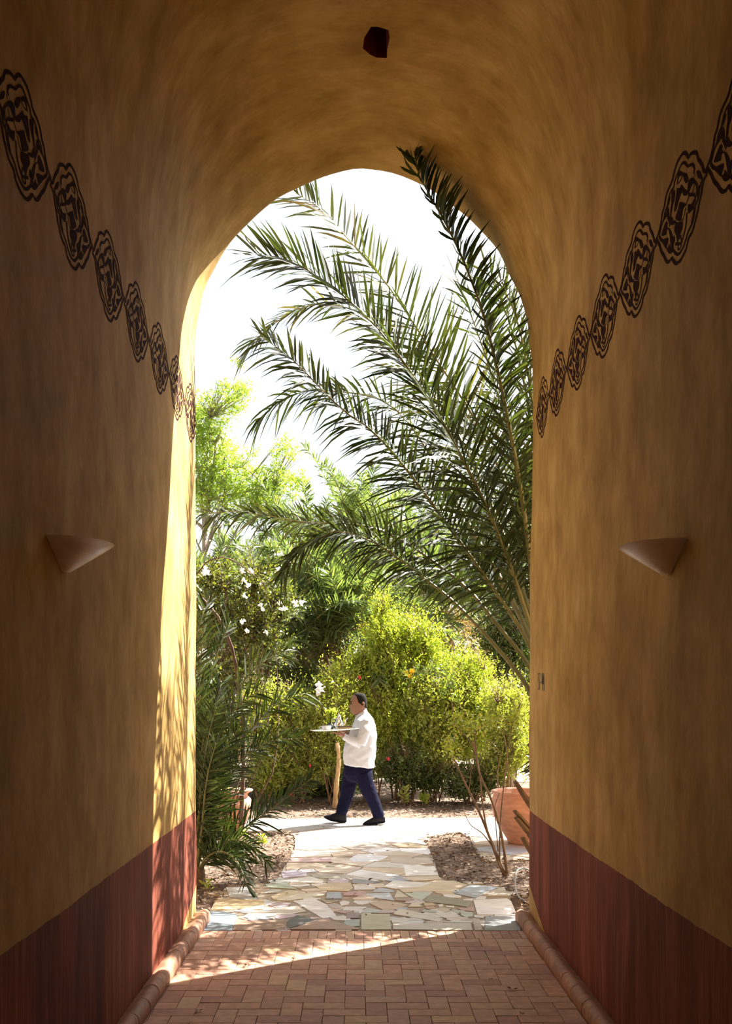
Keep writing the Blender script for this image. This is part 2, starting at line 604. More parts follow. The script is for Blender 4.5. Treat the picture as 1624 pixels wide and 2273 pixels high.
far_bricks = []
X_ORG = 0.0527
for j in range(0, 52):
    for i in range(-13, 14):
        k = (i - j) % 4
        if k == 0: box = (i, i + 2, j, j + 1)
        elif k == 2: box = (i, i + 1, j - 1, j + 1)
        else: continue
        x0, x1 = X_ORG + box[0] * W, X_ORG + box[1] * W
        y1, y0 = Ys - box[2] * W, Ys - box[3] * W
        x0, x1, y1 = max(x0, XL + 0.02), min(x1, XR - 0.02), min(y1, Ys)
        if x1 - x0 < 0.03 or y1 - y0 < 0.03: continue
        if j < 22:
            V, F = brick_geo(x0, x1, y0, y1)
            c = np.array(((x0 + x1) / 2, (y0 + y1) / 2, 0))
            o = link('brick', mesh('brick', V - c, F, M['brick']), floor)
            o.location = c - np.array(floor.location)
        else:
            far_bricks.append(brick_geo(x0, x1, y0, y1))
V, F = join(*far_bricks)
part('brick_field', V, F, M['brick'], floor, kind='stuff')
for i in range(36):
    x0 = -1.125 + i * 0.0655
    V, F = brick_geo(x0, x0 + 0.0655, Ys, Yp - 0.002)
    c = np.array((x0 + 0.033, (Ys + Yp) / 2, 0))
    o = link('soldier_brick', mesh('soldier_brick', V - c, F, M['brick']), floor)
    o.location = c - np.array(floor.location)

# rounded terracotta skirting along both walls
for side, xw in (('left', XL), ('right', XR)):
    s = 1 if side == 'left' else -1
    prof = [(-0.03, -0.02), (0.092, -0.02), (0.095, 0.03), (0.094, 0.052), (0.086, 0.072), (0.070, 0.085), (0.050, 0.089), (0.030, 0.083), (0.012, 0.070), (-0.03, 0.066)]
    base = thing('baseboard_' + side, None, None, (xw, 5.0, 0))
    base['kind'] = 'structure'
    y = 2.6
    while y < 7.74:
        ln = rnd.uniform(0.24, 0.29)
        ye = min(y + ln, 7.79)
        n = len(prof)
        dz, dx = rnd.uniform(-0.002, 0.002), rnd.uniform(-0.002, 0.002)
        secs = [(y + 0.0008, -0.003), (y + 0.004, 0.0), (y + 0.012, 0.0), (ye - 0.012, 0.0), (ye - 0.004, 0.0), (ye - 0.0008, -0.003)]
        V = [(xw + s * (p + g + dx), yy, max(-0.02, h + g + dz)) for yy, g in secs for p, h in prof]
        F = []
        for a in range(5):
            for b in range(n):
                q = (a * n + b, a * n + (b + 1) % n, (a + 1) * n + (b + 1) % n, (a + 1) * n + b)
                F.append(q if s < 0 else q[::-1])
        V = V + V[:n] + V[5 * n:6 * n]
        F += [tuple(range(6 * n, 7 * n)), tuple(range(7 * n, 8 * n))]
        part('skirting_tile', V, F, M['torus'], base, smooth=True)
        y = ye

# ------------------------------------------------------------------ stencilled medallions, traced flat on the wall
# coordinates: the zoomed view of one medallion, turned into (along wall, height) about its centre
MO = [(930, 520), (880, 500), (860, 420), (820, 340), (790, 290), (770, 200), (720, 185), (670, 210), (640, 255), (600, 190), (560, 180), (520, 225), (470, 310), (430, 420), (405, 520), (390, 600), (360, 680), (320, 770), (285, 870), (265, 980), (250, 1070), (225, 1150), (215, 1230), (200, 1330), (180, 1430), (155, 1520), (125, 1610)]
MO2 = [(935, 555), (885, 650), (860, 760), (840, 900), (810, 1050), (785, 1200), (755, 1320), (725, 1450), (690, 1540), (650, 1610), (630, 1700), (610, 1790), (570, 1880), (520, 1970), (460, 2020), (420, 1990), (385, 1930), (345, 1985), (300, 1970), (260, 1880), (215, 1800), (185, 1700), (150, 1620), (120, 1600)]
MI = [(725, 540), (735, 440), (700, 385), (650, 400), (625, 400), (580, 340), (530, 365), (490, 450), (450, 560), (420, 650), (405, 740), (360, 810), (330, 900), (310, 1000), (300, 1060), (265, 1150), (250, 1260), (215, 1350), (195, 1450), (180, 1550), (240, 1640), (300, 1740)]
MI2 = [(860, 640), (820, 780), (790, 980), (755, 1060), (740, 1200), (715, 1330), (670, 1440), (625, 1550), (600, 1650), (560, 1760), (510, 1850), (470, 1870), (430, 1830), (395, 1770)]
STROKES = [(MO, 0.0140), (MO2, 0.0140), (MI, 0.0115), (MI2, 0.0115),
           ([(600, 1100), (570, 1250), (520, 1345)], 0.006), ([(620, 1180), (605, 1380), (565, 1580), (520, 1690), (440, 1690)], 0.011),
           ([(740, 1090), (715, 1250), (690, 1390)], 0.011), ([(490, 1690), (480, 1770), (510, 1780), (535, 1680), (520, 1560), (500, 1620)], 0.008),
           ([(640, 880), (740, 890)], 0.012), ([(740, 690), (700, 880)], 0.006), ([(650, 910), (610, 1030)], 0.006), ([(740, 890), (760, 1010)], 0.006), ([(750, 520), (740, 600)], 0.005),
           ([(770, 720), (770, 880), (750, 960)], 0.006), ([(640, 690), (630, 850)], 0.008), ([(480, 600), (500, 540), (540, 560), (510, 640), (480, 680)], 0.006), ([(355, 1390), (330, 1290), (310, 1240)], 0.007)]
BLOBS = [[(480, 500), (510, 475), (560, 510), (610, 530), (640, 640), (600, 690), (570, 620), (545, 540), (520, 540), (480, 600), (470, 680), (455, 700), (465, 600)],
         [(530, 700), (570, 770), (600, 800), (640, 840), (620, 890), (570, 890), (545, 840), (510, 900), (480, 1000), (450, 1120), (420, 1150), (430, 1000), (450, 850), (460, 760), (500, 760)],
         [(650, 640), (700, 600), (740, 640), (790, 720), (770, 760), (740, 700), (700, 720), (660, 820), (640, 850), (630, 750)],
         [(770, 500), (800, 490), (830, 540), (860, 630), (820, 630), (785, 590)],
         [(510, 990), (590, 1030), (620, 1050), (570, 1100), (540, 1180), (530, 1300), (490, 1310), (440, 1260), (470, 1150), (490, 1060)],
         [(640, 1040), (690, 1040), (740, 950), (720, 1120), (680, 1170), (650, 1200), (635, 1130)],
         [(440, 1350), (480, 1330), (550, 1330), (545, 1450), (510, 1540), (490, 1600), (475, 1690), (455, 1560), (425, 1470)],
         [(375, 800), (425, 800), (415, 950), (390, 1050), (370, 1200), (350, 1260), (360, 1080), (375, 950)],
         [(350, 880), (345, 960), (320, 1040), (308, 1040), (325, 930)],
         [(310, 1060), (335, 1120), (320, 1200), (350, 1270), (375, 1220), (400, 1290), (450, 1310), (440, 1350), (380, 1370), (330, 1290), (300, 1220), (260, 1280), (250, 1260), (285, 1150)],
         [(290, 1300), (310, 1340), (300, 1400), (350, 1430), (390, 1540), (410, 1700), (400, 1790), (370, 1700), (345, 1500), (325, 1430), (300, 1450), (290, 1530), (215, 1530), (250, 1400)],
         [(175, 1560), (240, 1600), (300, 1580), (330, 1600), (310, 1700), (280, 1730), (240, 1660), (200, 1630)],
         [(340, 1680), (380, 1770), (410, 1800), (370, 1850), (330, 1830), (300, 1750), (330, 1740)],
         [(410, 1560), (430, 1580), (425, 1660), (400, 1700)],
         [(790, 760), (815, 740), (800, 850), (775, 940), (770, 850)]]


def med_pt(x, y):
    px, py = 1440 + x / 7.576, 320 + y / 7.576
    yy = XR * F_PX / (px - CX)
    return (yy - 4.125) * 1.05, EYE + (CY - py) * yy / F_PX - 3.655


def stroke(pts, w):
    p = spline([med_pt(*q) for q in pts], max(6, len(pts) * 4))
    T = np.gradient(p, axis=0); T /= np.linalg.norm(T, axis=1)[:, None]
    nrm = np.stack((-T[:, 1], T[:, 0]), 1) * w * 0.5 * np.array((1.25, 1.0))
    n = len(p)
    V = np.vstack((p + nrm, p - nrm))
    return V, [(i, i + 1, n + i + 1, n + i) for i in range(n - 1)]


def med_mesh(sgn):
    bm = bmesh.new()
    for pts, w in STROKES:
        V, F = stroke(pts, w)
        vs = [bm.verts.new((0, a, b)) for a, b in V]
        for f in F: bm.faces.new([vs[i] for i in f])
    for pts in BLOBS:
        p = np.array([med_pt(*q) for q in pts])
        n = len(p)
        p = [0.5 * (2 * p[i] + (p[(i + 1) % n] - p[i - 1]) * t + (2 * p[i - 1] - 5 * p[i] + 4 * p[(i + 1) % n] - p[(i + 2) % n]) * t * t + (3 * p[i] - p[i - 1] - 3 * p[(i + 1) % n] + p[(i + 2) % n]) * t ** 3) for i in range(n) for t in (0, 0.33, 0.67)]
        f = bm.faces.new([bm.verts.new((0, a, b)) for a, b in p])
        bmesh.ops.triangulate(bm, faces=[f])
    me = bpy.data.meshes.new('stencil_medallion')
    bm.to_mesh(me); bm.free()
    me.materials.append(M['paint'])
    return me


med = med_mesh(1)
MV = np.array([v.co for v in med.vertices])
MF = [tuple(p.vertices) for p in med.polygons]


def wall_x(side, y, z):
    k = smooth((y - 6.5) / (Y1 - 6.5)); f = smooth((z - 2.0) / (SPRING - 2.0))
    r0, r1 = arch_in(TH[[0, -1]]) * (1 - k) + arch_out(TH[[0, -1]]) * k
    l_ = 1 - smooth((z - 2.9) / (SPRING - 2.9))
    if side == 'right':
        return (XR + 0.012 * k) * (1 - f) + (CXA + r0) * f + l_ * wob(y, z, 1.0)
    return (XL - 0.012 * k) * (1 - f) + (CXA - r1) * f + l_ * wob(y, z, 5.0)


ORD = ['nearest the camera', 'second from the camera', 'third from the camera', 'fourth from the camera', 'fifth from the camera', 'sixth from the camera', 'last before the exit']
for side, ycs, hs in (('left', [3.70 + 0.64 * k for k in range(7)], [3.715 + 0.010 * k for k in range(7)]),
                      ('right', [3.475 + 0.635 * k for k in range(7)], [3.635 + 0.018 * k for k in range(7)])):
    for k, (yc, h) in enumerate(zip(ycs, hs)):
        V = MV + np.array((0, yc, h))
        V[:, 1] = np.minimum(V[:, 1], 7.80)
        V[:, 0] = [wall_x(side, y, z) + (-0.0017 if side == 'right' else 0.0017) for _, y, z in V]
        solo('stencil_medallion', V, MF, M['paint'], 'maroon stencilled script medallion on the %s wall, %s' % (side, ORD[k]), 'wall stencil', 'stencilled medallions along the %s wall' % side)
bpy.data.meshes.remove(med)

# the number 37-44 brushed on the right wall
NUM = {'3': [[(0, .95), (.5, 1), (.85, .85), (.6, .62), (.35, .55), (.8, .45), (.9, .2), (.5, .0), (0, .08)]],
       '7': [[(0, .97), (.95, .97), (.55, .45), (.4, -.05)]], '-': [[(.1, .42), (.9, .46)]],
       '4': [[(.2, 1), (.1, .4), (1.0, .38)], [(.72, 1.0), (.70, -.08)]]}
NV = []
ytop, cw, ch = 5.87, 0.046, 0.115
yy = 7.40
for ch_ in '37-44':
    for pl in NUM[ch_]:
        p = spline([(yy - a * 0.045, 1.750 + b * ch) for a, b in pl], 14)
        T = np.gradient(p, axis=0); T /= np.maximum(1e-6, np.linalg.norm(T, axis=1))[:, None]
        nr_ = np.stack((-T[:, 1], T[:, 0]), 1) * np.array((0.0072, 0.0040))
        n = len(p)
        V = np.vstack((p + nr_, p - nr_))
        NV.append((np.c_[[wall_x('right', y_, z_) - 0.003 for y_, z_ in V], V], [(i, i + 1, n + i + 1, n + i) for i in range(n - 1)]))
    yy -= 0.060
V, F = join(*NV)
solo('wall_number', V, F, M['ink'], 'black brushed number 37-44 on the right wall beside the exit', 'wall sign')

# ------------------------------------------------------------------ half-cone sconces
for side, xw, yc, ztop in (('left', XL, 4.20, 2.335), ('right', XR, 4.27, 2.335)):
    s = 1 if side == 'left' else -1
    seg = 22
    V, F = [], []
    levels = [(0.0, 1.0), (0.25, 0.80), (0.5, 0.585), (0.75, 0.37), (0.94, 0.20), (1.0, 0.165)]
    H = 0.117
    th = 0.006

    def shell(inset):
        R = []
        for f, g in levels:
            for i in range(seg + 1):
                a = PI * i / seg
                d = abs(math.sin(a)) ** 0.88
                prot = (0.205 * g - inset) * d
                R.append((xw + s * max(-0.012, prot), yc + (0.225 * g - inset) * math.cos(a), ztop - H * f + (0.0 if f < 0.99 else inset)))
        return R
    A, B = shell(0.0), shell(th)
    n = seg + 1
    V = A + B
    nl = len(levels)
    for l in range(nl - 1):
        for i in range(seg):
            q = (l * n + i, l * n + i + 1, (l + 1) * n + i + 1, (l + 1) * n + i)
            F.append(q)
            F.append(tuple(len(A) + v for v in q[::-1]))
    F += [(i, i + 1, len(A) + i + 1, len(A) + i) for i in range(seg)]
    b0 = (nl - 1) * n
    F += [tuple(b0 + i for i in range(n)), tuple(len(A) + b0 + i for i in range(n))]
    t = thing('wall_sconce', 'half-cone plaster sconce on the %s wall' % side, 'wall lamp', (xw, yc, ztop - H), 'pair of plaster wall sconces')
    part('shade', V, F, M['sconce'], t, smooth=True)
    V, F = lathe([(0, 0), (0.014, 0), (0.014, 0.022), (0.009, 0.03), (0.009, 0.04), (0.016, 0.05), (0.010, 0.064), (0, 0.068)], 10, (xw + s * 0.045, yc, ztop - H + 0.035))
    part('lamp_holder', V, F, M['sconce'], t, smooth=True)
    V = [(xw + s * x, yc + y, ztop - H + z) for x in (-0.012, 0.004) for y, z in ((-0.15, 0.10), (0.15, 0.10), (0.04, 0.012), (-0.04, 0.012))]
    part('wall_plate', V, [(0, 1, 2, 3), (4, 5, 6, 7), (0, 1, 5, 4), (1, 2, 6, 5), (2, 3, 7, 6), (3, 0, 4, 7)], M['sconce'], t)

# ------------------------------------------------------------------ crazy-paved path
m, t, b = mat('flagstone')
oi = N(t, 'ShaderNodeObjectInfo')
tc = N(t, 'ShaderNodeTexCoord')
mp = N(t, 'ShaderNodeMapping'); mp.inputs['Scale'].default_value = (2.2, 6, 6); mp.inputs['Rotation'].default_value = (0, 0, 0.5)
L(t, tc.outputs['Object'], mp.inputs[0])
nz = N(t, 'ShaderNodeTexNoise'); nz.inputs['Scale'].default_value = 2.2; nz.inputs['Detail'].default_value = 8; nz.inputs['Distortion'].default_value = 0.8
L(t, mp.outputs[0], nz.inputs['Vector'])
r2 = ramp(t, [(0.25, (0.72, 0.68, 0.62)), (0.5, (1, 1, 1)), (0.75, (1.12, 1.1, 1.06))])
L(t, nz.outputs[0], r2.inputs[0])
L(t, mixc(t, 1.0, oi.outputs['Color'], r2.outputs[0], 'MULTIPLY'), b.inputs['Base Color'])
b.inputs['Roughness'].default_value = 0.42
b.inputs['Specular IOR Level'].default_value = 0.45
bp = N(t, 'ShaderNodeBump'); bp.inputs['Strength'].default_value = 0.12; bp.inputs['Distance'].default_value = 0.006
L(t, nz.outputs[0], bp.inputs['Height']); L(t, bp.outputs[0], b.inputs['Normal'])
M['stone'] = m

rs = np.random.RandomState(11)
TR_L = [([(130, 985), (270, 985), (380, 1010), (385, 1040), (340, 1158), (85, 1158)], (.25, .32, .38)),
        ([(375, 1068), (835, 1062), (830, 1148), (345, 1156)], (.36, .22, .14)),
        ([(850, 1062), (935, 1018), (1100, 1060), (870, 1135), (835, 1140)], (.15, .145, .14)),
        ([(1180, 1052), (1490, 1140), (1480, 1150), (840, 1150), (1100, 1072)], (.42, .25, .16)),
        ([(510, 985), (930, 935), (1020, 985), (860, 1010), (500, 1050), (445, 1035)], (.62, .56, .48)),
        ([(205, 865), (640, 880), (625, 965), (150, 972)], (.55, .42, .22)),
        ([(895, 890), (1075, 868), (1200, 925), (1290, 1030), (1165, 1050)], (.72, .70, .70)),
        ([(290, 768), (490, 770), (535, 850), (325, 860)], (.62, .64, .68)),
        ([(640, 740), (830, 728), (920, 785), (660, 770)], (.42, .48, .38)),
        ([(745, 712), (1060, 672), (1170, 710), (1150, 735)], (.7, .66, .6)),
        ([(1095, 760), (1220, 728), (1410, 728), (1435, 775), (1390, 805), (1150, 795)], (.55, .43, .26)),
        ([(690, 850), (850, 795), (950, 800), (900, 850), (720, 880)], (.6, .5, .33)),
        ([(720, 880), (960, 825), (1130, 820), (1190, 840), (990, 870), (860, 890)], (.62, .56, .45)),
        ([(1200, 815), (1320, 812), (1335, 872), (1190, 872)], (.32, .37, .46)),
        ([(790, 650), (830, 618), (1020, 622), (1010, 665), (800, 685)], (.52, .42, .52)),
        ([(835, 552), (1100, 549), (1200, 574), (1150, 602), (830, 612)], (.58, .44, .30)),
        ([(860, 505), (1240, 497), (1245, 538), (845, 543)], (.55, .36, .34)),
        ([(885, 440), (1230, 440), (1230, 490), (870, 498)], (.64, .56, .44)),
        ([(920, 325), (1180, 335), (1220, 375), (1200, 420), (905, 425)], (.7, .69, .68)),
        ([(1395, 515), (1480, 470), (1600, 480), (1610, 538), (1440, 540)], (.66, .67, .69)),
        ([(1215, 920), (1270, 912), (1335, 935), (1330, 955), (1275, 965), (1215, 945)], (.45, .36, .34)),
        ([(1310, 905), (1345, 888), (1405, 900), (1390, 925), (1330, 935)], (.66, .63, .61)),
        ([(1340, 960), (1370, 942), (1560, 945), (1490, 983), (1345, 975)], (.62, .6, .58)),
        ([(1380, 992), (1490, 992), (1490, 1045), (1370, 1050)], (.27, .18, .17)),
        ([(1345, 1095), (1370, 1060), (1498, 1057), (1490, 1118), (1420, 1123)], (.36, .42, .36)),
        ([(1140, 880), (1300, 880), (1310, 892), (1230, 910), (1195, 912)], (.35, .26, .18)),
        ([(600, 165), (940, 152), (930, 190), (560, 202)], (.7, .64, .58)),
        ([(952, 155), (1230, 152), (1160, 190), (947, 200)], (.7, .69, .68)),
        ([(1050, 655), (1380, 652), (1440, 680), (1250, 690), (1080, 680)], (.38, .34, .26)),
        ([(1345, 817), (1500, 797), (1560, 815), (1520, 843), (1350, 845)], (.45, .25, .24))]
TR_R = [([(85, 1008), (345, 1008), (358, 1150), (85, 1150)], (.50, .46, .28)),
        ([(368, 1095), (1075, 1092), (1095, 1158), (370, 1150)], (.58, .52, .42)),
        ([(1090, 1048), (1150, 1052), (1185, 1158), (1110, 1158)], (.5, .42, .31)),
        ([(1205, 1024), (1495, 1030), (1530, 1165), (1195, 1160)], (.30, .30, .31)),
        ([(1095, 885), (1400, 868), (1440, 895), (1490, 1020), (1130, 1012)], (.70, .69, .70)),
        ([(1255, 800), (1375, 765), (1415, 850), (1225, 848)], (.52, .46, .38)),
        ([(905, 820), (1080, 747), (1320, 767), (1243, 800), (1115, 866)], (.32, .38, .46)),
        ([(430, 960), (560, 985), (760, 1030), (825, 1050), (775, 1080), (620, 1050), (370, 1010)], (.62, .56, .46)),
        ([(735, 1000), (920, 990), (985, 1030), (840, 1046)], (.62, .57, .49)),
        ([(890, 965), (1095, 997), (1090, 1030), (1030, 1040), (987, 1020)], (.4, .44, .36)),
        ([(700, 842), (760, 837), (1080, 895), (1040, 945), (900, 925), (645, 895)], (.25, .23, .16)),
        ([(465, 817), (712, 825), (625, 888), (560, 865)], (.42, .48, .41)),
        ([(150, 905), (300, 887), (510, 925), (340, 985), (290, 975)], (.5, .37, .24)),
        ([(415, 792), (513, 855), (382, 862)], (.55, .48, .38)),
        ([(100, 830), (343, 815), (388, 888), (240, 868)], (.42, .46, .54)),
        ([(420, 780), (760, 705), (940, 712), (1038, 745), (880, 803), (460, 813)], (.58, .47, .32)),
        ([(278, 765), (380, 708), (715, 730), (620, 763), (400, 783)], (.64, .63, .61)),
        ([(470, 585), (750, 580), (783, 660), (485, 665)], (.7, .69, .67)),
        ([(440, 682), (790, 670), (818, 698), (560, 713)], (.6, .48, .36)),
        ([(5, 668), (215, 642), (398, 680), (290, 708)], (.58, .57, .54)),
        ([(5, 690), (280, 716), (130, 742), (5, 730)], (.24, .24, .25)),
        ([(18, 752), (213, 752), (213, 788), (22, 793)], (.55, .53, .5)),
        ([(360, 1047), (480, 1037), (540, 1070), (440, 1088), (362, 1088)], (.64, .62, .56)),
        ([(818, 1086), (950, 1066), (1080, 1075), (1076, 1088)], (.62, .6, .58)),
        ([(82, 1000), (140, 952), (285, 980), (240, 998)], (.42, .46, .4)),
        ([(950, 957), (1103, 947), (1108, 988), (1000, 975)], (.4, .25, .22)),
        ([(473, 985), (502, 952), (618, 957), (608, 993)], (.35, .24, .18)),
        ([(622, 990), (652, 967), (775, 985), (750, 997)], (.36, .38, .34)),
        ([(772, 970), (800, 947), (896, 960), (840, 988)], (.48, .39, .28)),
        ([(848, 935), (925, 938), (915, 952), (860, 948)], (.66, .65, .63)),
        ([(777, 925), (820, 920), (828, 935), (790, 942)], (.66, .63, .6)),
        ([(1000, 877), (1088, 874), (1078, 890), (1010, 888)], (.6, .58, .55)),
        ([(1127, 860), (1165, 847), (1215, 852), (1200, 876), (1112, 878)], (.62, .62, .63)),
        ([(1102, 1017), (1193, 1030), (1188, 1045), (1107, 1040)], (.62, .6, .58)),
        ([(5, 490), (150, 472), (328, 490), (250, 528), (60, 538)], (.68, .68, .7)),
        ([(432, 417), (700, 422), (718, 478), (440, 445)], (.69, .69, .71)),
        ([(352, 342), (560, 332), (630, 352), (685, 388), (540, 365), (362, 360)], (.7, .68, .66)),
        ([(352, 377), (540, 372), (690, 402), (600, 412), (430, 407)], (.6, .48, .3)),
        ([(352, 502), (718, 502), (738, 555), (560, 568), (352, 545)], (.5, .4, .32)),
        ([(640, 905), (735, 910), (760, 935), (660, 938)], (.5, .36, .19)),
        ([(665, 942), (745, 940), (755, 965), (668, 962)], (.45, .29, .24)),
        ([(505, 945), (560, 898), (650, 908), (610, 925), (645, 945)], (.58, .5, .38)),
        ([(390, 866), (510, 862), (570, 880), (520, 893), (395, 888)], (.32, .24, .19)),
        ([(1000, 715), (1180, 722), (1190, 735), (1050, 738)], (.55, .5, .44))]
OUT = [(451, 2066), (1157, 2066), (1149, 2031), (1130, 1990), (1120, 1968), (1040, 1961), (985, 1952), (974, 1944), (967, 1920), (958, 1895), (948, 1878), (939, 1865), (948, 1856), (985, 1850), (1038, 1846), (1046, 1866), (1058, 1890), (1066, 1902), (1110, 1907), (1230, 1907), (1290, 1814), (860, 1815), (430, 1817), (300, 1855), (545, 1846), (620, 1847), (652, 1852), (655, 1862), (653, 1885), (643, 1905), (634, 1918), (624, 1934), (613, 1955), (587, 1962), (499, 1969), (466, 2019)]
OUTG = np.array([G(x, y)[:2] for x, y in OUT])


def inside(p, poly):
    x, y = p
    c = False
    n = len(poly)
    for i in range(n):
        x1, y1 = poly[i]; x2, y2 = poly[i - 1]
        if (y1 > y) != (y2 > y) and x < (x2 - x1) * (y - y1) / (y2 - y1) + x1:
            c = not c
    return c


def area(p):
    x, y = p[:, 0], p[:, 1]
    return 0.5 * np.sum(x * np.roll(y, -1) - y * np.roll(x, -1))


path = solo('path', *prism(OUTG if area(OUTG) > 0 else OUTG[::-1], -0.07, -0.007), M['grout'], kind='structure', origin=(0, 10, 0))


def lay(poly, col, z, h=0.035):
    p = np.asarray(poly)
    if area(p) < 0: p = p[::-1]
    V, F = prism(p, z - h, z + rs.uniform(-0.001, 0.001), 0.002)
    c = np.array((p[:, 0].mean(), p[:, 1].mean(), z))
    o = link('flagstone', mesh('flagstone', V - c, F, M['stone']), path)
    o.location = c - np.array(path.location)
    gm = sum(col) / 3
    o.color = (*[v * 0.78 + gm * 0.22 for v in col], 1)
    return o


traced = []
for lst, ox in ((TR_L, 430), (TR_R, 780)):
    for pts, col in lst:
        g = np.array([G(ox + x / 4.06, 1780 + y / 4.06)[:2] for x, y in pts])
        g[:, 1] = np.maximum(g[:, 1], Yp + 0.004)
        c = g.mean(axis=0)
        g = c + (g - c) * 0.992
        g[:, 1] = np.maximum(g[:, 1], Yp + 0.004)
        traced.append(g)
        lay(g, col, 0.001)
# small broken pieces and the farther slabs: cells around jittered seeds
PAL = [(.62, .58, .52), (.66, .65, .65), (.56, .43, .29), (.47, .35, .25), (.44, .45, .42), (.43, .28, .24), (.36, .40, .48), (.60, .48, .37), (.50, .38, .42), (.68, .64, .60), (.33, .25, .19), (.62, .61, .63)]
seeds = []
y = Yp + 0.04
while y < 14.6:
    st = 0.125 if y < 9.4 else (0.26 if y < 11.5 else 0.36)
    sx = st * (1.5 if y < 9.4 else 1.9)
    x = -3.6 + rs.uniform(0, sx)
    while x < 3.6:
        seeds.append((x + rs.uniform(-.36, .36) * sx, y + rs.uniform(-.36, .36) * st))
        x += sx
    y += st
seeds = np.array([s for s in seeds if inside(s, OUTG)])
for i, s in enumerate(seeds):
    if any(inside(s, tr) for tr in traced): continue
    d = np.hypot(*(seeds - s).T)
    near = np.argsort(d)[1:18]
    R = 0.7
    cell = [s + R * np.array((math.cos(a), math.sin(a))) for a in np.arange(8) * PI / 4]
    for k in near:
        q = seeds[k]; mid = (q + s) / 2; nrm = q - s
        out = []
        for a in range(len(cell)):
            p, r = cell[a], cell[(a + 1) % len(cell)]
            dp, dr = (p - mid).dot(nrm), (r - mid).dot(nrm)
            if dp <= 0: out.append(p)
            if dp * dr < 0: out.append(p + (r - p) * dp / (dp - dr))
        cell = out
        if len(cell) < 3: break
    if len(cell) < 3: continue
    cell = np.array(cell)
    cell = s + (cell - s) * (0.90 if s[1] < 9.4 else 0.955)
    cell = np.array([q for q in cell])
    ok = np.array([inside(q, OUTG) for q in cell])
    if not ok.all():
        for _ in range(8):
            cell[~ok] = s + (cell[~ok] - s) * 0.85
            ok = np.array([inside(q, OUTG) for q in cell])
            if ok.all(): break
    cell[:, 1] = np.maximum(cell[:, 1], Yp + 0.004)
    if abs(area(cell)) < 0.0015: continue
    col = np.array(PAL[rs.randint(len(PAL))])
    if s[1] > 11.3: col = col * 0.72 + np.array((.62, .58, .54)) * 0.2
    lay(cell, col * rs.uniform(0.88, 1.08), -0.001)

# ------------------------------------------------------------------ earth beds and far ground
m, t, b = mat('bed_earth')
tc = N(t, 'ShaderNodeTexCoord')
nz = N(t, 'ShaderNodeTexNoise'); nz.inputs['Scale'].default_value = 7; nz.inputs['Detail'].default_value = 9; nz.inputs['Roughness'].default_value = 0.7
L(t, tc.outputs['Object'], nz.inputs['Vector'])
r = ramp(t, [(0.3, (0.045, 0.028, 0.018)), (0.5, (0.13, 0.082, 0.052)), (0.68, (0.25, 0.17, 0.115))])
L(t, nz.outputs[0], r.inputs[0]); L(t, r.outputs[0], b.inputs['Base Color'])
b.inputs['Roughness'].default_value = 0.95
M['earth'] = m
M['sand'] = simple('pale_dry_ground', (0.52, 0.42, 0.31), 0.95, noise_amt=0.3, scale=1.3)
gx = np.concatenate((np.linspace(-9, -3.2, 30), np.linspace(-3.1, 3.1, 125), np.linspace(3.2, 9, 30)))
gy = np.concatenate((np.linspace(7.3, 12.8, 110), np.linspace(12.9, 20, 70)))
X, Yg = np.meshgrid(gx, gy, indexing='xy')
Z = np.empty_like(X)
for i in range(X.shape[0]):
    for j in range(X.shape[1]):
        x, y = X[i, j], Yg[i, j]
        v = 0.5 * mnoise.noise(Vector((x * 2.2, y * 2.2, 0))) + 0.6 * mnoise.noise(Vector((x * 9, y * 9, 3))) + 0.4 * mnoise.noise(Vector((x * 21, y * 21, 7)))
        Z[i, j] = -0.022 + 0.022 * v
        if y > 14.3: Z[i, j] += 0.03 * smooth((y - 14.3) / 0.5)
        if Yp - 0.02 < y < 9.5 and -1.3 < x < 1.4 and inside((x, y), OUTG) or (y < 7.9 and -1.25 < x < 1.35): Z[i, j] = min(Z[i, j], -0.05)
        elif inside((x, y), OUTG): Z[i, j] = min(Z[i, j], -0.045)
earth = solo('bed_ground', np.stack((X.ravel(), Yg.ravel(), Z.ravel()), 1), grid_faces(len(gy), len(gx), True), M['earth'], kind='structure', origin=(0, 12, 0))
solo('far_ground', [(-40, 19.9, -0.02), (40, 19.9, -0.02), (40, 70, -0.02), (-40, 70, -0.02)], [(0, 1, 2, 3)], M['sand'], kind='structure', origin=(0, 40, 0))


def zsurf(x, y):
    return float(-0.02 + (0.03 if y > 14.6 else 0))


# leaf litter and bark chips on the beds
def leaf_cloud(pos, dirs, size, wid, rs, nrm_up=None, fold=0.25):
    """rhombic folded leaves: base at pos, along dirs"""
    n = len(pos)
    d = dirs / np.maximum(1e-9, np.linalg.norm(dirs, axis=1))[:, None]
    r = rs.normal(size=(n, 3)) if nrm_up is None else nrm_up + 0.45 * rs.normal(size=(n, 3))
    w = np.cross(d, r); w /= np.maximum(1e-9, np.linalg.norm(w, axis=1))[:, None]
    nn = np.cross(w, d)
    s = np.broadcast_to(size, (n,))[:, None]; wd = np.broadcast_to(wid, (n,))[:, None]
    V = np.empty((n, 4, 3))
    V[:, 0] = pos
    V[:, 1] = pos + d * s * 0.48 + w * wd * 0.5 + nn * wd * fold
    V[:, 2] = pos + d * s
    V[:, 3] = pos + d * s * 0.48 - w * wd * 0.5 + nn * wd * fold
    F = np.arange(4 * n).reshape(n, 4)
    return V.reshape(-1, 3), F


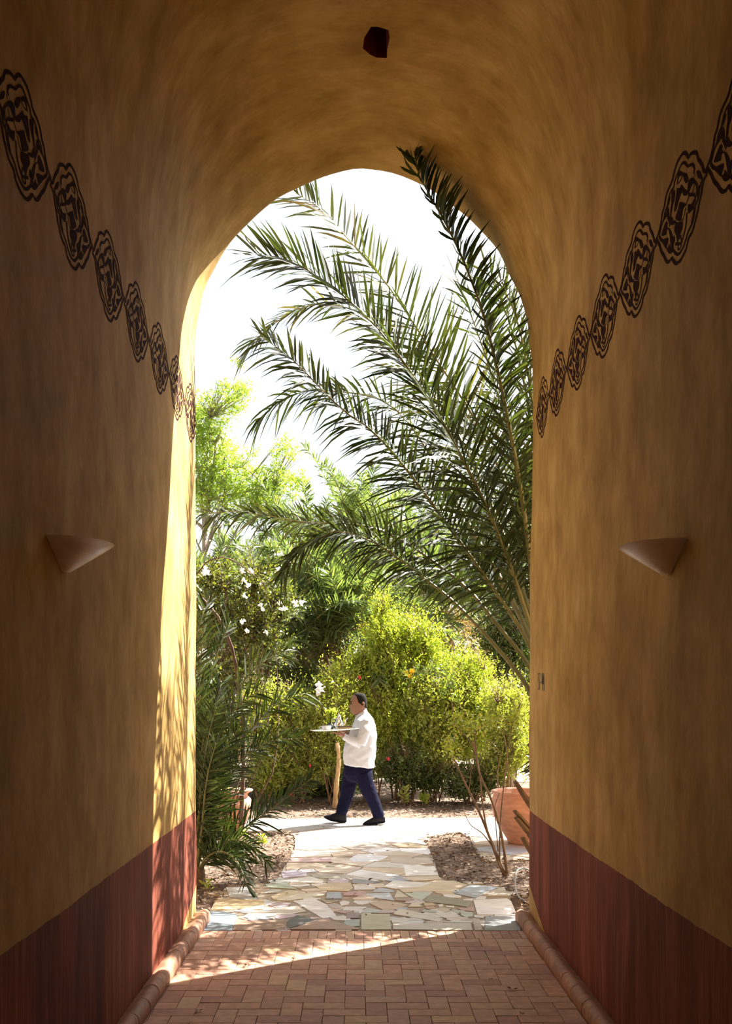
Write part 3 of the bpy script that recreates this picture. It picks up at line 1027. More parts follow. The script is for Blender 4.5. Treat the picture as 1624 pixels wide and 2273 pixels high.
M['litter'] = leafm('dry_leaf', [(0, (0.05, 0.028, 0.016)), (0.6, (0.17, 0.10, 0.06)), (0.88, (0.34, 0.24, 0.16)), (1, (0.55, 0.46, 0.36))], trans=0.1, rough=0.8, tcol=(1.1, 1, .8))
lit = []
for _ in range(30000):
    if rs.rand() < 0.72: x, y = rs.uniform(-1.7, 2.3), rs.uniform(7.9, 12.9)
    else: x, y = rs.uniform(-3.6, 3.6), rs.uniform(14.35, 16.2)
    if inside((x, y), OUTG) and rs.rand() > 0.006: continue
    lit.append((x, y))
lit = np.array(lit)[:9000]
lz = np.array([(0.014 if y > 14.55 else 0.004) if not inside((x, y), OUTG) else 0.006 for x, y in lit])
lp = np.c_[lit, lz + rs.uniform(0, 0.012, len(lit))]
ld = np.c_[rs.normal(size=(len(lit), 2)), rs.normal(size=len(lit)) * 0.22]
V, F = leaf_cloud(lp, ld, rs.uniform(0.025, 0.085, len(lit)), rs.uniform(0.008, 0.026, len(lit)), rs, nrm_up=np.tile((0, 0, 1.0), (len(lit), 1)))
solo('leaf_litter', V, F, M['litter'], 'dry brown leaf litter scattered over the earth beds', 'leaf litter', kind='stuff', tint=np.repeat(rs.rand(len(lit)), 4), origin=(0, 11, 0))

# ------------------------------------------------------------------ terracotta pots
def pot(prof, center, label, wall=0.02):
    t = thing('terracotta_pot', label, 'plant pot', center, 'terracotta pots beyond the arch')
    V, F = lathe(prof, 40, center)
    part('body', V, F, M['pot'], t, smooth=True)
    return t


profR = [(0, 0.0), (0.24, 0.0), (0.25, 0.05), (0.30, 0.14), (0.375, 0.28), (0.425, 0.42), (0.445, 0.54), (0.44, 0.62), (0.425, 0.67), (0.42, 0.69), (0.425, 0.715), (0.445, 0.725), (0.45, 0.74), (0.445, 0.755), (0.425, 0.76), (0.40, 0.755), (0.39, 0.73), (0.395, 0.60), (0.0, 0.58)]
pr = pot([(r * 0.93, z * 0.80) for r, z in profR], (1.975, 11.85, 0.0), 'large terracotta pot with a rolled rim standing by the right end of the path')
profL = [(0, 0.0), (0.16, 0.0), (0.175, 0.04), (0.24, 0.16), (0.30, 0.30), (0.335, 0.42), (0.335, 0.50), (0.31, 0.56), (0.27, 0.60), (0.255, 0.63), (0.28, 0.66), (0.335, 0.685), (0.35, 0.70), (0.345, 0.715), (0.32, 0.715), (0.27, 0.69), (0.235, 0.66), (0.235, 0.60), (0, 0.55)]
pl_ = pot([(r * 0.76, z * 0.74) for r, z in profL], (-1.55, 12.8, 0.0), 'terracotta jar with a flared rim half hidden by the dark palm')
for tpot, r, z in ((pr, 0.362, 0.50), (pl_, 0.17, 0.45)):
    V, F = lathe([(r, z), (r * 0.6, z + 0.012), (0, z + 0.02)], 20, tuple(tpot.location))
    part('soil', V, F, M['pot_soil'], tpot, smooth=True)

# grey hose loop in the right bed
hp = spline([np.append(G(x, y)[:2], z) for x, y, z in ((1210, 2010, 0.015), (1165, 2003, 0.012), (1146, 1990, 0.03), (1143, 1975, 0.11), (1152, 1966, 0.15), (1180, 1963, 0.12), (1230, 1975, 0.02))], 40)
V, F = tube(hp, 0.008, 8)
solo('garden_hose', V, F, M['hose'], 'pale grey hose loop lying in the right bed', 'hose', smooth=True)

# ------------------------------------------------------------------ palms
LEAFLET = np.array([(0.0, 0.22), (0.3, 0.5), (0.68, 0.42), (1.0, 0.03)])   # along, half width x2


def frond_geo(path_, rs, n=70, llen=0.40, wid=0.024, start=0.28, roll=0.9, vee=0.45, droop=0.35, r0=0.03, nseg=28, twist=0.0, gap=0.0, curl=0.0, vn=0.5, hang=1.25):
    """rachis (V, F) and leaflets as an array (k, 8, 3): strips of 4 cross rows"""
    p = spline(path_, nseg)
    rad = r0 * (1 - np.linspace(0, 1, nseg)) ** 0.85 + 0.0025
    rac = tube(p, rad, 6, squash=0.75)
    T = np.gradient(p, axis=0); T /= np.linalg.norm(T, axis=1)[:, None]
    up = np.array((0, 0, 1.0))
    u = np.linspace(start, 0.995, n)
    out = []
    for side in (-1, 1):
        for k, a in enumerate(u):
            if rs.rand() < gap: continue
            a = min(0.998, a + rs.uniform(-0.5, 0.5) / n * 0.7)
            f = a * (nseg - 1); i = min(int(f), nseg - 2); f -= i
            o = p[i] * (1 - f) + p[i + 1] * f
            t = unit(T[i] * (1 - f) + T[i + 1] * f)
            s = np.cross(t, up)
            if np.linalg.norm(s) < 0.15: s = np.cross(t, np.array((0, 1.0, 0)))
            s = unit(s); nrm = np.cross(s, t)
            rr = roll + twist * a
            s2 = math.cos(rr) * s + math.sin(rr) * nrm
            n2 = np.cross(s2, t)
            q = (a - start) / (1 - start)
            Lk = llen * (0.62 + 0.38 * math.sin(PI * min(1, q * 1.4 + 0.15))) * (1 - 0.18 * q ** 4) * rs.uniform(0.85, 1.12)
            al = math.radians(60 - 19 * q) * rs.uniform(0.82, 1.15)
            be = vee + rs.normal() * vn
            d = math.cos(al) * t + math.sin(al) * (side * math.cos(be) * s2 + math.sin(be) * n2)
            d = unit(d)
            w = t - d * t.dot(d) + 0.35 * rs.normal(size=3)
            w = unit(w - d * w.dot(d))
            dr = droop * rs.uniform(0.4, 1.5) * (hang if d[2] < 0.35 else 0.6)
            pts = []
            for (al_, hw) in LEAFLET:
                c = o + d * Lk * al_ - up * dr * Lk * al_ ** 2 * 0.6 + curl * n2 * Lk * al_ ** 2
                pts += [c + w * wid * hw, c - w * wid * hw]
            out.append(pts)
    return rac, np.array(out)


def strips(A):
    k = len(A)
    V = A.reshape(-1, 3)
    b = (np.arange(k) * 8)[:, None]
    q = np.array([(0, 1, 3, 2), (2, 3, 5, 4), (4, 5, 7, 6)])
    F = (b[:, None, :] + q[None]).reshape(-1, 4)
    return V, F


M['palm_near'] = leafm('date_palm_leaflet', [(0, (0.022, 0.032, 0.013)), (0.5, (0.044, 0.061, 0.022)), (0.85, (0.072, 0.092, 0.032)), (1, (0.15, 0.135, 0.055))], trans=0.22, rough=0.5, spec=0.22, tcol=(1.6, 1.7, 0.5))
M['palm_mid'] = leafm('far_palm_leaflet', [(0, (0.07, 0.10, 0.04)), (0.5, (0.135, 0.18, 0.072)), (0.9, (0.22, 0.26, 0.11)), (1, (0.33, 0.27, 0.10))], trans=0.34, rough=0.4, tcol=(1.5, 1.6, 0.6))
M['palm_dead'] = leafm('dry_palm_leaflet', [(0, (0.30, 0.20, 0.09)), (1, (0.52, 0.40, 0.18))], trans=0.3, rough=0.6, tcol=(1.5, 1.2, .6))
M['rachis'] = simple('palm_rachis', (0.15, 0.15, 0.055), 0.45, noise_amt=0.3, scale=12, stretch=(1, 1, 1))
M['rachis_mid'] = simple('far_palm_rachis', (0.26, 0.27, 0.12), 0.5, noise_amt=0.3, scale=12)
M['boot'] = simple('palm_leaf_base', (0.14, 0.085, 0.045), 0.85, noise_amt=0.5, scale=14, bump=0.5, stretch=(1, 1, .3))
M['fibre'] = simple('palm_trunk_fibre', (0.16, 0.10, 0.06), 0.95, noise_amt=0.5, scale=30, bump=0.8)

leaflet_left = [300]


def add_frond(root, path_, rs, mats, single=False, **kw):
    rac, A = frond_geo(path_, rs, **kw)
    fr = part('frond', rac[0], rac[1], mats[1], root, smooth=True)
    tints = np.clip(rs.rand(len(A)) * 0.9 + rs.normal() * 0.06, 0, 1)
    if single:
        base = root_loc(fr)
        for k, a in enumerate(A):
            if leaflet_left[0] <= 0: break
            leaflet_left[0] -= 1
            V, F = strips(a[None])
            c = V[:2].mean(axis=0)
            o = link('leaflet', mesh('leaflet', V - c, F, mats[0], tint=np.full(8, tints[k])), fr)
            o.location = c - base
        A = A[k + 1:] if leaflet_left[0] <= 0 and k + 1 < len(A) else A[:0]
        tints = tints[-len(A):] if len(A) else tints
    if len(A):
        V, F = strips(A)
        part('leaflets', V, F, mats[0], fr, kind='stuff', tint=np.repeat(tints[:len(A)], 8))
    return fr


def px_path(pts, y0, y1, pw=1.0):
    n = len(pts)
    s = np.concatenate(([0], np.cumsum(np.hypot(*np.diff(np.array(pts, float), axis=0).T))))
    s /= s[-1]
    return [P(x, y, y0 + (y1 - y0) * s[i] ** pw) for i, (x, y) in enumerate(pts)]


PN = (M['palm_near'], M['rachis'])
rsP = np.random.RandomState(21)
rp = thing('date_palm', 'young date palm by the right jamb, its long fronds arching across the opening', 'palm tree', (1.92, 9.0, -0.02))
V, F = tube(spline([(1.92, 9, -0.1), (1.93, 9.0, 0.4), (1.90, 9, 0.9), (1.88, 9, 1.3)], 10), np.linspace(0.21, 0.16, 10), 14)
part('trunk', V, F, M['fibre'], rp, smooth=True)
for k in range(26):
    a = k * 2.4 + 0.5
    h = 0.1 + 1.0 * k / 26
    d = np.array((math.cos(a), math.sin(a), 0))
    o = np.array((1.92, 9.0, h)) + d * 0.15
    ln = 0.30 + 0.12 * rsP.rand()
    q = [o, o + d * 0.10 + (0, 0, ln * 0.45), o + d * 0.26 + (0, 0, ln)]
    V, F = tube(spline(q, 6), np.linspace(0.065, 0.032, 6), 6, squash=0.45, up=d)
    part('leaf_base', V, F, M['boot'], rp)
for x0, y0_, x1, y1_ in ((1188, 1800, 1143, 1735), (1186, 1835, 1142, 1800), (1185, 1850, 1145, 1815), (1190, 1900, 1160, 1860)):
    a_, b_ = P(1215, y0_ + 30, 8.9), P(x1, y1_, 8.75)
    V, F = tube(spline([a_, (a_ + b_) / 2 + (0, 0, -0.03), b_], 6), np.linspace(0.06, 0.03, 6), 6, squash=0.5)
    part('leaf_base', V, F, M['boot'], rp)
C0 = (1262, 1680)
FR = [
    ([C0, (1170, 1370), (1090, 1150), (1000, 970), (940, 870), (870, 770), (800, 690), (700, 610), (640, 580), (568, 566)], 8.3, dict(n=165, llen=0.78, roll=1.05, vee=0.35, droop=0.32, vn=0.35, start=0.30), True),
    ([C0, (1180, 1250), (1080, 980), (970, 800), (900, 690), (850, 620), (780, 540), (720, 470), (650, 425)], 9.6, dict(n=109, llen=0.72, roll=1.05, vee=0.3, droop=0.22, start=0.34), False),
    ([C0, (1150, 1280), (1040, 1010), (930, 830), (830, 720), (760, 680), (700, 675), (640, 695), (580, 745), (540, 792)], 10.5, dict(n=109, llen=0.54, roll=0.7, vee=0.2, droop=0.5, start=0.42), False),
    ([C0, (1178, 1440), (1110, 1330), (1040, 1230), (960, 1120), (900, 1040), (830, 960), (760, 910), (700, 850), (640, 790), (580, 748)], 8.9, dict(n=140, llen=0.60, roll=1.0, vee=0.25, droop=0.6, vn=0.5, start=0.30), True),
    ([C0, (1160, 1380), (1050, 1180), (960, 1020), (900, 930), (840, 885), (760, 870), (680, 868), (620, 890), (572, 935)], 11, dict(n=109, llen=0.57, roll=0.8, vee=0.2, droop=0.8, start=0.4), False),
    ([C0, (1185, 1300), (1165, 1150), (1140, 1000), (1110, 850), (1070, 690), (1020, 560), (980, 480), (940, 410), (915, 360), (918, 335)], 7.4, dict(n=170, llen=0.46, roll=1.1, vee=0.3, droop=0.3, start=0.33, curl=0.35, vn=0.85), True),
    ([C0, (1195, 1300), (1150, 1050), (1100, 860), (1060, 740), (1030, 660), (1005, 600)], 8.9, dict(wid=0.019, hang=1.3, n=68, llen=0.52, roll=1.0, vee=0.3, droop=0.4, start=0.4), False),
    ([C0, (1215, 1250), (1180, 950), (1140, 750), (1100, 640), (1070, 580)], 8.6, dict(wid=0.019, hang=1.3, n=68, llen=0.52, roll=1.0, vee=0.3, droop=0.3, start=0.4), False),
    ([C0, (1180, 1490), (1110, 1395), (1040, 1310), (960, 1245), (900, 1205), (830, 1172), (760, 1162), (680, 1160), (600, 1146), (520, 1135), (445, 1142)], 10, dict(wid=0.021, hang=1.5, n=111, llen=0.46, roll=0.75, vee=0.3, droop=0.75, start=0.40), False),
    ([C0, (1172, 1528), (1130, 1470), (1060, 1390), (1000, 1330), (930, 1275), (850, 1215), (780, 1185), (738, 1180), (670, 1218), (622, 1284)], 9.6, dict(wid=0.021, hang=1.5, n=98, llen=0.43, roll=0.7, vee=0.3, droop=0.6, start=0.55), False),
    ([C0, (1200, 1450), (1150, 1250), (1100, 1100), (1050, 980), (1000, 900)], 11, dict(wid=0.019, hang=1.3, n=63, llen=0.52, roll=0.9, vee=0.3, droop=0.5, start=0.40), False),
    ([C0, (1180, 1430), (1120, 1310), (1050, 1190), (990, 1110), (950, 1060), (920, 1030)], 10.5, dict(wid=0.019, hang=1.3, n=63, llen=0.54, roll=0.9, vee=0.1, droop=1.1, start=0.42), False),
    ([C0, (1235, 1300), (1205, 1050), (1175, 850), (1150, 720), (1110, 620)], 8.3, dict(wid=0.019, hang=1.3, n=72, llen=0.52, roll=0.9, vee=0.3, droop=0.4, start=0.35), False),
    ([C0, (1240, 1250), (1230, 1000), (1215, 800), (1190, 620)], 8.5, dict(wid=0.019, hang=1.3, n=72, llen=0.52, roll=0.6, vee=0.3, droop=0.4, start=0.35), False),
    ([C0, (1210, 1390), (1165, 1220), (1130, 1080), (1105, 960), (1090, 860)], 10.8, dict(wid=0.019, hang=1.3, n=68, llen=0.54, roll=0.8, vee=0.3, droop=0.8, start=0.38), False),
    ([C0, (1205, 1470), (1150, 1330), (1090, 1200), (1040, 1120), (1005, 1080)], 11.2, dict(wid=0.019, hang=1.3, n=63, llen=0.49, roll=0.8, vee=0.3, droop=0.9, start=0.42), False),
    ([C0, (1330, 1350), (1390, 1120), (1460, 950), (1560, 880)], 9.8, dict(n=83, llen=0.60, roll=0.5, vee=0.3, droop=0.5, start=0.32), False),
    ([C0, (1340, 1480), (1440, 1350), (1560, 1290), (1690, 1330)], 9.9, dict(n=83, llen=0.60, roll=0.5, vee=0.3, droop=0.6, start=0.32), False),
    ([C0, (1280, 1280), (1300, 1000), (1330, 800), (1350, 660)], 11.5, dict(n=83, llen=0.60, roll=0.5, vee=0.3, droop=0.5, start=0.32), False),
    ([C0, (1262, 1250), (1250, 950), (1215, 700), (1160, 520)], 8.2, dict(n=90, llen=0.62, roll=0.4, vee=0.3, droop=0.4, start=0.3), False),  # from here on, fronds out of view, added to shade the visible ones
    ([C0, (1290, 1250), (1290, 950), (1265, 650), (1215, 450)], 8.7, dict(n=90, llen=0.62, roll=0.2, vee=0.3, droop=0.4, start=0.3), False),
    ([C0, (1310, 1250), (1345, 950), (1370, 700), (1380, 520)], 9.5, dict(n=90, llen=0.62, roll=0.6, vee=0.3, droop=0.4, start=0.3), False),
    ([C0, (1300, 1350), (1350, 1080), (1420, 860), (1500, 720)], 10.6, dict(n=90, llen=0.62, roll=0.3, vee=0.3, droop=0.4, start=0.3), False),
    ([C0, (1280, 1350), (1290, 1150), (1280, 980), (1240, 860)], 11.8, dict(n=90, llen=0.62, roll=0.1, vee=0.3, droop=0.6, start=0.3), False),
    ([C0, (1330, 1450), (1420, 1250), (1520, 1130), (1640, 1110)], 11.0, dict(n=90, llen=0.6, roll=0.3, vee=0.3, droop=0.6, start=0.3), False),
    ([C0, (1290, 1480), (1330, 1330), (1350, 1230), (1330, 1190)], 11.9, dict(n=80, llen=0.55, roll=0.1, vee=0.3, droop=0.8, start=0.3), False),
    ([C0, (1240, 1400), (1215, 1180), (1200, 1000), (1190, 900)], 11.4, dict(n=80, llen=0.58, roll=0.1, vee=0.3, droop=0.6, start=0.3), False)]
for pts, yt, kw, single in FR:
    add_frond(rp, px_path(pts, 9.0, yt), rsP, PN, single=single, **{'wid': 0.0235, **kw})

for tip, top in (((2.05, 8.32, 1.75), (2.0, 8.6, 1.7)), ((1.56, 8.35, 1.95), (1.72, 8.6, 1.75)), ((1.52, 8.34, 1.1), (1.7, 8.6, 1.2)), ((1.75, 8.3, 1.4), (1.8, 8.6, 1.35)), ((1.56, 8.3, 1.6), (1.75, 8.6, 1.5)), ((1.9, 8.3, 2.2), (1.9, 8.6, 1.9))):  # low fronds hidden by the right jamb, added to shade the brick floor
    add_frond(rp, [(1.9, 9.0, 1.1), ((1.9 + top[0]) / 2, 8.8, (1.1 + top[2]) / 2 + 0.1), top, tip], rsP, PN, n=70, llen=0.40, wid=0.027, roll=0.3, vee=0.3, droop=0.4, start=0.2, hang=1.2)

# the dark palm at the left jamb
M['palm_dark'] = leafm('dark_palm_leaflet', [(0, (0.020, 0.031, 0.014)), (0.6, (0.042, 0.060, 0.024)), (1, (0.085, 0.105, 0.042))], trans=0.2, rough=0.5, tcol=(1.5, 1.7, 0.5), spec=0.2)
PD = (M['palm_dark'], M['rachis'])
lp_ = thing('date_palm', 'low dark palm clump growing against the left jamb in front of the jar', 'palm tree', G(428, 1962))
V, F = tube(spline([G(428, 1962) + (0, 0, -0.05), G(428, 1962) + (0.0, 0, 0.16)], 5), np.linspace(0.13, 0.10, 5), 12)
part('trunk', V, F, M['fibre'], lp_, smooth=True)
B0 = (434, 1945)
FL = [([B0, (462, 1895), (500, 1862), (560, 1826), (620, 1782), (690, 1728)], 9.6, dict(n=65, llen=0.34)),
      ([B0, (455, 1830), (480, 1740), (540, 1640), (610, 1565), (680, 1538)], 9.9, dict(n=70, llen=0.44)),
      ([B0, (450, 1780), (475, 1650), (515, 1550), (575, 1475), (640, 1442)], 10.0, dict(n=70, llen=0.44)),
      ([B0, (446, 1750), (455, 1580), (478, 1460), (512, 1378)], 9.8, dict(n=70, llen=0.44)),
      ([B0, (440, 1700), (444, 1500), (452, 1400), (465, 1322)], 9.5, dict(n=70, llen=0.42)),
      ([B0, (462, 1898), (500, 1868), (550, 1872), (592, 1915)], 9.0, dict(n=50, llen=0.29)),
      ([B0, (458, 1905), (492, 1890), (528, 1915), (550, 1972)], 8.7, dict(n=50, llen=0.29)),
      ([B0, (460, 1840), (498, 1745), (545, 1680), (600, 1645), (655, 1640)], 9.7, dict(n=67, llen=0.42)),
      ([B0, (448, 1790), (470, 1680), (505, 1600), (540, 1555), (575, 1535)], 9.3, dict(n=67, llen=0.42)),
      ([B0, (430, 1720), (425, 1560), (432, 1430), (455, 1350)], 9.2, dict(n=62, llen=0.44)),
      ([B0, (440, 1850), (445, 1750), (450, 1650), (470, 1580)], 9.1, dict(n=62, llen=0.39)),
      ([B0, (450, 1830), (468, 1740), (495, 1670), (525, 1625)], 9.0, dict(n=62, llen=0.39)),
      ([B0, (440, 1800), (450, 1700), (470, 1600), (490, 1520)], 9.5, dict(n=62, llen=0.44)),
      ([B0, (440, 1830), (448, 1730), (462, 1640), (480, 1570)], 8.9, dict(n=55, llen=0.34)),
      ([B0, (448, 1840), (455, 1760), (465, 1700), (480, 1650)], 8.8, dict(n=55, llen=0.36)),
      ([B0, (462, 1910), (490, 1895), (520, 1895), (548, 1915)], 9.3, dict(n=45, llen=0.26)),
      ([B0, (400, 1800), (360, 1650), (330, 1550), (290, 1500)], 9.8, dict(n=55, llen=0.42)),
      ([B0, (410, 1750), (395, 1560), (385, 1420), (370, 1330)], 9.6, dict(n=55, llen=0.44))]
for pts, yt, kw in FL:
    add_frond(lp_, px_path(pts, 9.3, yt), rsP, PD, roll=0.95, vee=0.35, droop=0.30, start=0.22, r0=0.014, wid=0.017, nseg=20, **kw)


# palms of the grove behind
def grove_palm(label, px, py, y, nf, flen, rs, trunk_to_ground=True, dead=0, spread=1.0, lean=0.0):
    c = P(px, py, y)
    root = thing('date_palm', label, 'palm tree', (c[0], c[1], -0.02))
    V, F = tube(spline([(c[0], c[1], -0.1), (c[0] + 0.03, c[1], c[2] * 0.5), c], 8), np.linspace(0.24, 0.19, 8), 10)
    part('trunk', V, F, M['fibre'], root, smooth=True)
    for k in range(nf):
        az = k * 2.399 + rs.uniform(-0.3, 0.3)
        el = math.radians(rs.uniform(2, 84)) if k < nf - dead else math.radians(rs.uniform(-10, 15))
        Lf = flen * rs.uniform(0.68, 0.98)
        d = np.array((math.cos(az) * math.cos(el) * spread, math.sin(az) * math.cos(el) * spread, math.sin(el)))
        sag = rs.uniform(0.25, 0.55) * (1.0 if k < nf - dead else 1.4)
        pts = [c + d * Lf * s + np.array((0, 0, -1)) * sag * Lf * s ** 2.2 for s in (0, 0.3, 0.6, 0.85, 1.0)]
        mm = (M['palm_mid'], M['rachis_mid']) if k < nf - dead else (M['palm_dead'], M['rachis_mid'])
        add_frond(root, pts, rs, mm, n=66, llen=0.52, wid=0.030, start=0.24, roll=rs.uniform(-0.6, 0.6), vee=0.4, droop=0.35, r0=0.022, nseg=14)
    return root


rsG = np.random.RandomState(5)
GP = [('grove palm filling the gap beneath the lime tree', 520, 1330, 26.0, 28, 3.2, 2),
      ('grove palm left of the pale middle one', 690, 1300, 25.0, 30, 4.0, 2),
      ('grove palm behind the right half of the yellow-green shrub', 925, 1290, 26.5, 28, 4.0, 2),
      ('low grove palm beneath the long level frond', 655, 1430, 18.6, 26, 2.6, 2),
      ('low grove palm behind the hedge left of the tall shrub', 775, 1440, 18.4, 28, 2.6, 2),
      ('grove palm with fronds spraying up behind the bougainvillea', 590, 1390, 20.0, 28, 3.6, 3),
      ('grove palm standing just left behind the waiter, fronds drooping', 720, 1380, 19.5, 32, 3.4, 2),
      ('tall pale grove palm under the middle of the opening', 800, 1250, 24.5, 30, 4.2, 2),
      ('grove palm directly behind the yellow-green shrub', 865, 1320, 21.5, 30, 3.3, 3),
      ('grove palm with yellowing fronds right of the yellow-green shrub', 985, 1370, 21.0, 26, 2.8, 5),
      ('grove palm at the far left edge of the opening', 470, 1370, 22.0, 26, 2.7, 2),
      ('distant grove palm behind the big right-hand fronds', 1075, 1300, 25.0, 24, 3.4, 2)]
for lab, px, py, y, nf, fl, dd in GP:
    grove_palm(lab, px, py, y, nf, fl, rsG, dead=dd)

# ------------------------------------------------------------------ leafy shrubs and trees
LM = {
    'lime': leafm('lime_leaf', [(0, (0.23, 0.29, 0.04)), (0.5, (0.34, 0.41, 0.06)), (1, (0.50, 0.52, 0.12))], trans=0.48, rough=0.4, tcol=(1.35, 1.4, 0.45)),
    'hedge': leafm('hedge_leaf', [(0, (0.18, 0.225, 0.05)), (0.5, (0.33, 0.385, 0.085)), (0.88, (0.48, 0.51, 0.15)), (1, (0.38, 0.25, 0.10))], trans=0.48, rough=0.30, tcol=(1.5, 1.5, 0.45), spec=0.6),
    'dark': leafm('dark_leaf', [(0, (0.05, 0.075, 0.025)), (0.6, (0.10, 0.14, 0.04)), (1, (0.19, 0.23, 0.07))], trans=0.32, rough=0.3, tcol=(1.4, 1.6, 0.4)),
    'tangle': leafm('bougainvillea_leaf', [(0, (0.05, 0.062, 0.02)), (0.5, (0.11, 0.13, 0.034)), (0.85, (0.22, 0.24, 0.065)), (1, (0.22, 0.12, 0.055))], trans=0.38, rough=0.35, tcol=(1.4, 1.45, 0.45)),
    'bright': leafm('tree_leaf', [(0, (0.24, 0.33, 0.06)), (0.5, (0.36, 0.46, 0.10)), (1, (0.52, 0.60, 0.17))], trans=0.5, rough=0.4, tcol=(1.3, 1.4, 0.5)),
    'far': leafm('far_leaf', [(0, (0.07, 0.10, 0.04)), (0.6, (0.14, 0.19, 0.07)), (1, (0.24, 0.28, 0.11))], trans=0.38, rough=0.4, tcol=(1.4, 1.5, 0.5)),
}
BARK = {'grey': simple('pale_bark', (0.40, 0.34, 0.27), 0.85, noise_amt=0.3, scale=14, bump=0.3),
        'brown': simple('brown_bark', (0.20, 0.125, 0.075), 0.85, noise_amt=0.35, scale=14, bump=0.3),
        'dark': simple('dark_bark', (0.085, 0.048, 0.032), 0.8, noise_amt=0.35, scale=14, bump=0.3)}


def bush(name, label, cat, root_p, blobs, nclus, per, lsize, lwid, leaf, bark, rs, nst=8, rst=0.016, group=None, upness=0.6, tw=True, shell=0.55, single_trunk=None, twr=0.0035, spray=7.0):
    """stems from the ground into the blobs [(centre, radii)], twigs and leaf clusters in them"""
    root = thing(name, label, cat, root_p, group)
    root_p = np.asarray(root_p, float)
    vol = np.array([r[0] * r[1] * r[2] for c, r in blobs]) ** 0.75
    vol /= vol.sum()
    # stems
    tubes, tips = [], []
    if single_trunk is not None:
        sp = spline(single_trunk, 12)
        V, F = tube(sp, np.linspace(rst, rst * 0.45, 12), 9)
        part('trunk', V, F, BARK[bark], root, smooth=True)
        starts = [sp[int(rs.uniform(6, 11.9))] for _ in range(nst)]
    else:
        starts = [root_p + np.array((rs.normal() * 0.07, rs.normal() * 0.07, -0.03)) for _ in range(nst)]
    for k in range(nst):
        b = blobs[rs.choice(len(blobs), p=vol)]
        e = b[0] + b[1] * unit(rs.normal(size=3)) * rs.uniform(0.2, 0.75)
        s = starts[k]
        m_ = s * 0.5 + e * 0.5 + rs.normal(size=3) * 0.08 * np.linalg.norm(e - s)
        m_[2] = max(m_[2], s[2] + 0.05)
        sp = spline([s, m_, e], 10)
        r_ = rst * (0.5 if single_trunk is not None else 1.0)
        tubes.append(tube(sp, np.linspace(r_, r_ * 0.25, 10) * rs.uniform(0.7, 1.2), 6))
        tips.append(sp[3:])
    for V, F in tubes:
        part('branch', V, F, BARK[bark], root, smooth=True)
    tips = np.vstack(tips)
    # clusters
    which = rs.choice(len(blobs), size=nclus, p=vol)
    bc = np.array([b[0] for b in blobs])[which]; br = np.array([b[1] for b in blobs])[which]
    dirs = rs.normal(size=(nclus, 3)); dirs /= np.linalg.norm(dirs, axis=1)[:, None]
    rad = (shell + (1 - shell) * rs.rand(nclus)) * np.where(rs.rand(nclus) < 0.2, rs.rand(nclus), 1)
    wv = np.array([1 + 0.42 * mnoise.noise(Vector((u_[0] * 2.6 + w_ * 7, u_[1] * 2.6, u_[2] * 2.6))) + 0.25 * mnoise.noise(Vector((u_[0] * 6, u_[1] * 6 + w_ * 5, u_[2] * 6))) for u_, w_ in zip(dirs, which)])
    cen = bc + br * dirs * (rad * wv * 1.08)[:, None]
    keep = cen[:, 2] > 0.04
    cen, dirs = cen[keep], dirs[keep]
    gd = dirs * 0.6 + rs.normal(size=cen.shape) * 0.45 + np.array((0, 0, upness))
    gd /= np.linalg.norm(gd, axis=1)[:, None]
    tl = lsize * spray * rs.uniform(0.6, 1.3, len(cen))
    n = len(cen)
    a = (np.arange(per)[None] + rs.rand(n, per)) / per
    bend = rs.normal(size=(n, 3)) * 0.25
    pos = cen[:, None, :] + gd[:, None, :] * (tl[:, None] * (a - 0.5))[..., None] + bend[:, None, :] * (tl[:, None] * a ** 2)[..., None]
    sd = rs.normal(size=(n, per, 3)); sd -= gd[:, None, :] * (sd * gd[:, None, :]).sum(-1)[..., None]
    sd /= np.linalg.norm(sd, axis=2)[..., None]
    d = gd[:, None, :] * rs.uniform(0.4, 1.0, (n, per))[..., None] + sd * 0.75
    sz = lsize * rs.uniform(0.6, 1.25, (n, per)) * (1.15 - 0.45 * a)
    V, F = leaf_cloud(pos.reshape(-1, 3), d.reshape(-1, 3), sz.ravel(), (sz * lwid).ravel(), rs)
    tint = np.clip((rs.rand(n)[:, None] * 0.55 + rs.rand(n, per) * 0.45), 0, 1).ravel()
    part('foliage', V, F, LM[leaf], root, kind='stuff', tint=np.repeat(tint, 4))
    if tw:
        m_ = min(n, 900)
        sel = rs.choice(n, m_, replace=False)
        e = cen[sel]
        dd = ((e[:, None, :] - tips[None]) ** 2).sum(-1)
        s = tips[dd.argmin(1)]
        ok = np.sqrt(dd.min(1)) < 1.2
        s, e = s[ok], e[ok]
        V3 = np.empty((len(s), 6, 3))
        off = np.array(((1, 0, 0), (-0.5, 0.87, 0), (-0.5, -0.87, 0)))
        V3[:, :3] = s[:, None] + off * twr * 1.6
        V3[:, 3:] = (e + gd[sel][ok] * tl[sel][ok][:, None] * 0.5)[:, None] + off * twr * 0.6
        b_ = (np.arange(len(s)) * 6)[:, None, None]
        q = np.array(((0, 1, 4, 3), (1, 2, 5, 4), (2, 0, 3, 5)))
        part('twigs', V3.reshape(-1, 3), (b_ + q[None]).reshape(-1, 4), BARK[bark], root, kind='stuff')
    return root


def pb(px, py, y, rx, ry=None, rd=None):
    """blob centre and radii from its place in the survey; radii in survey pixels at that depth"""
    ry = ry or rx
    k = y / F_PX
    return P(px, py, y), np.array((rx * k, (rd or rx) * k, ry * k))


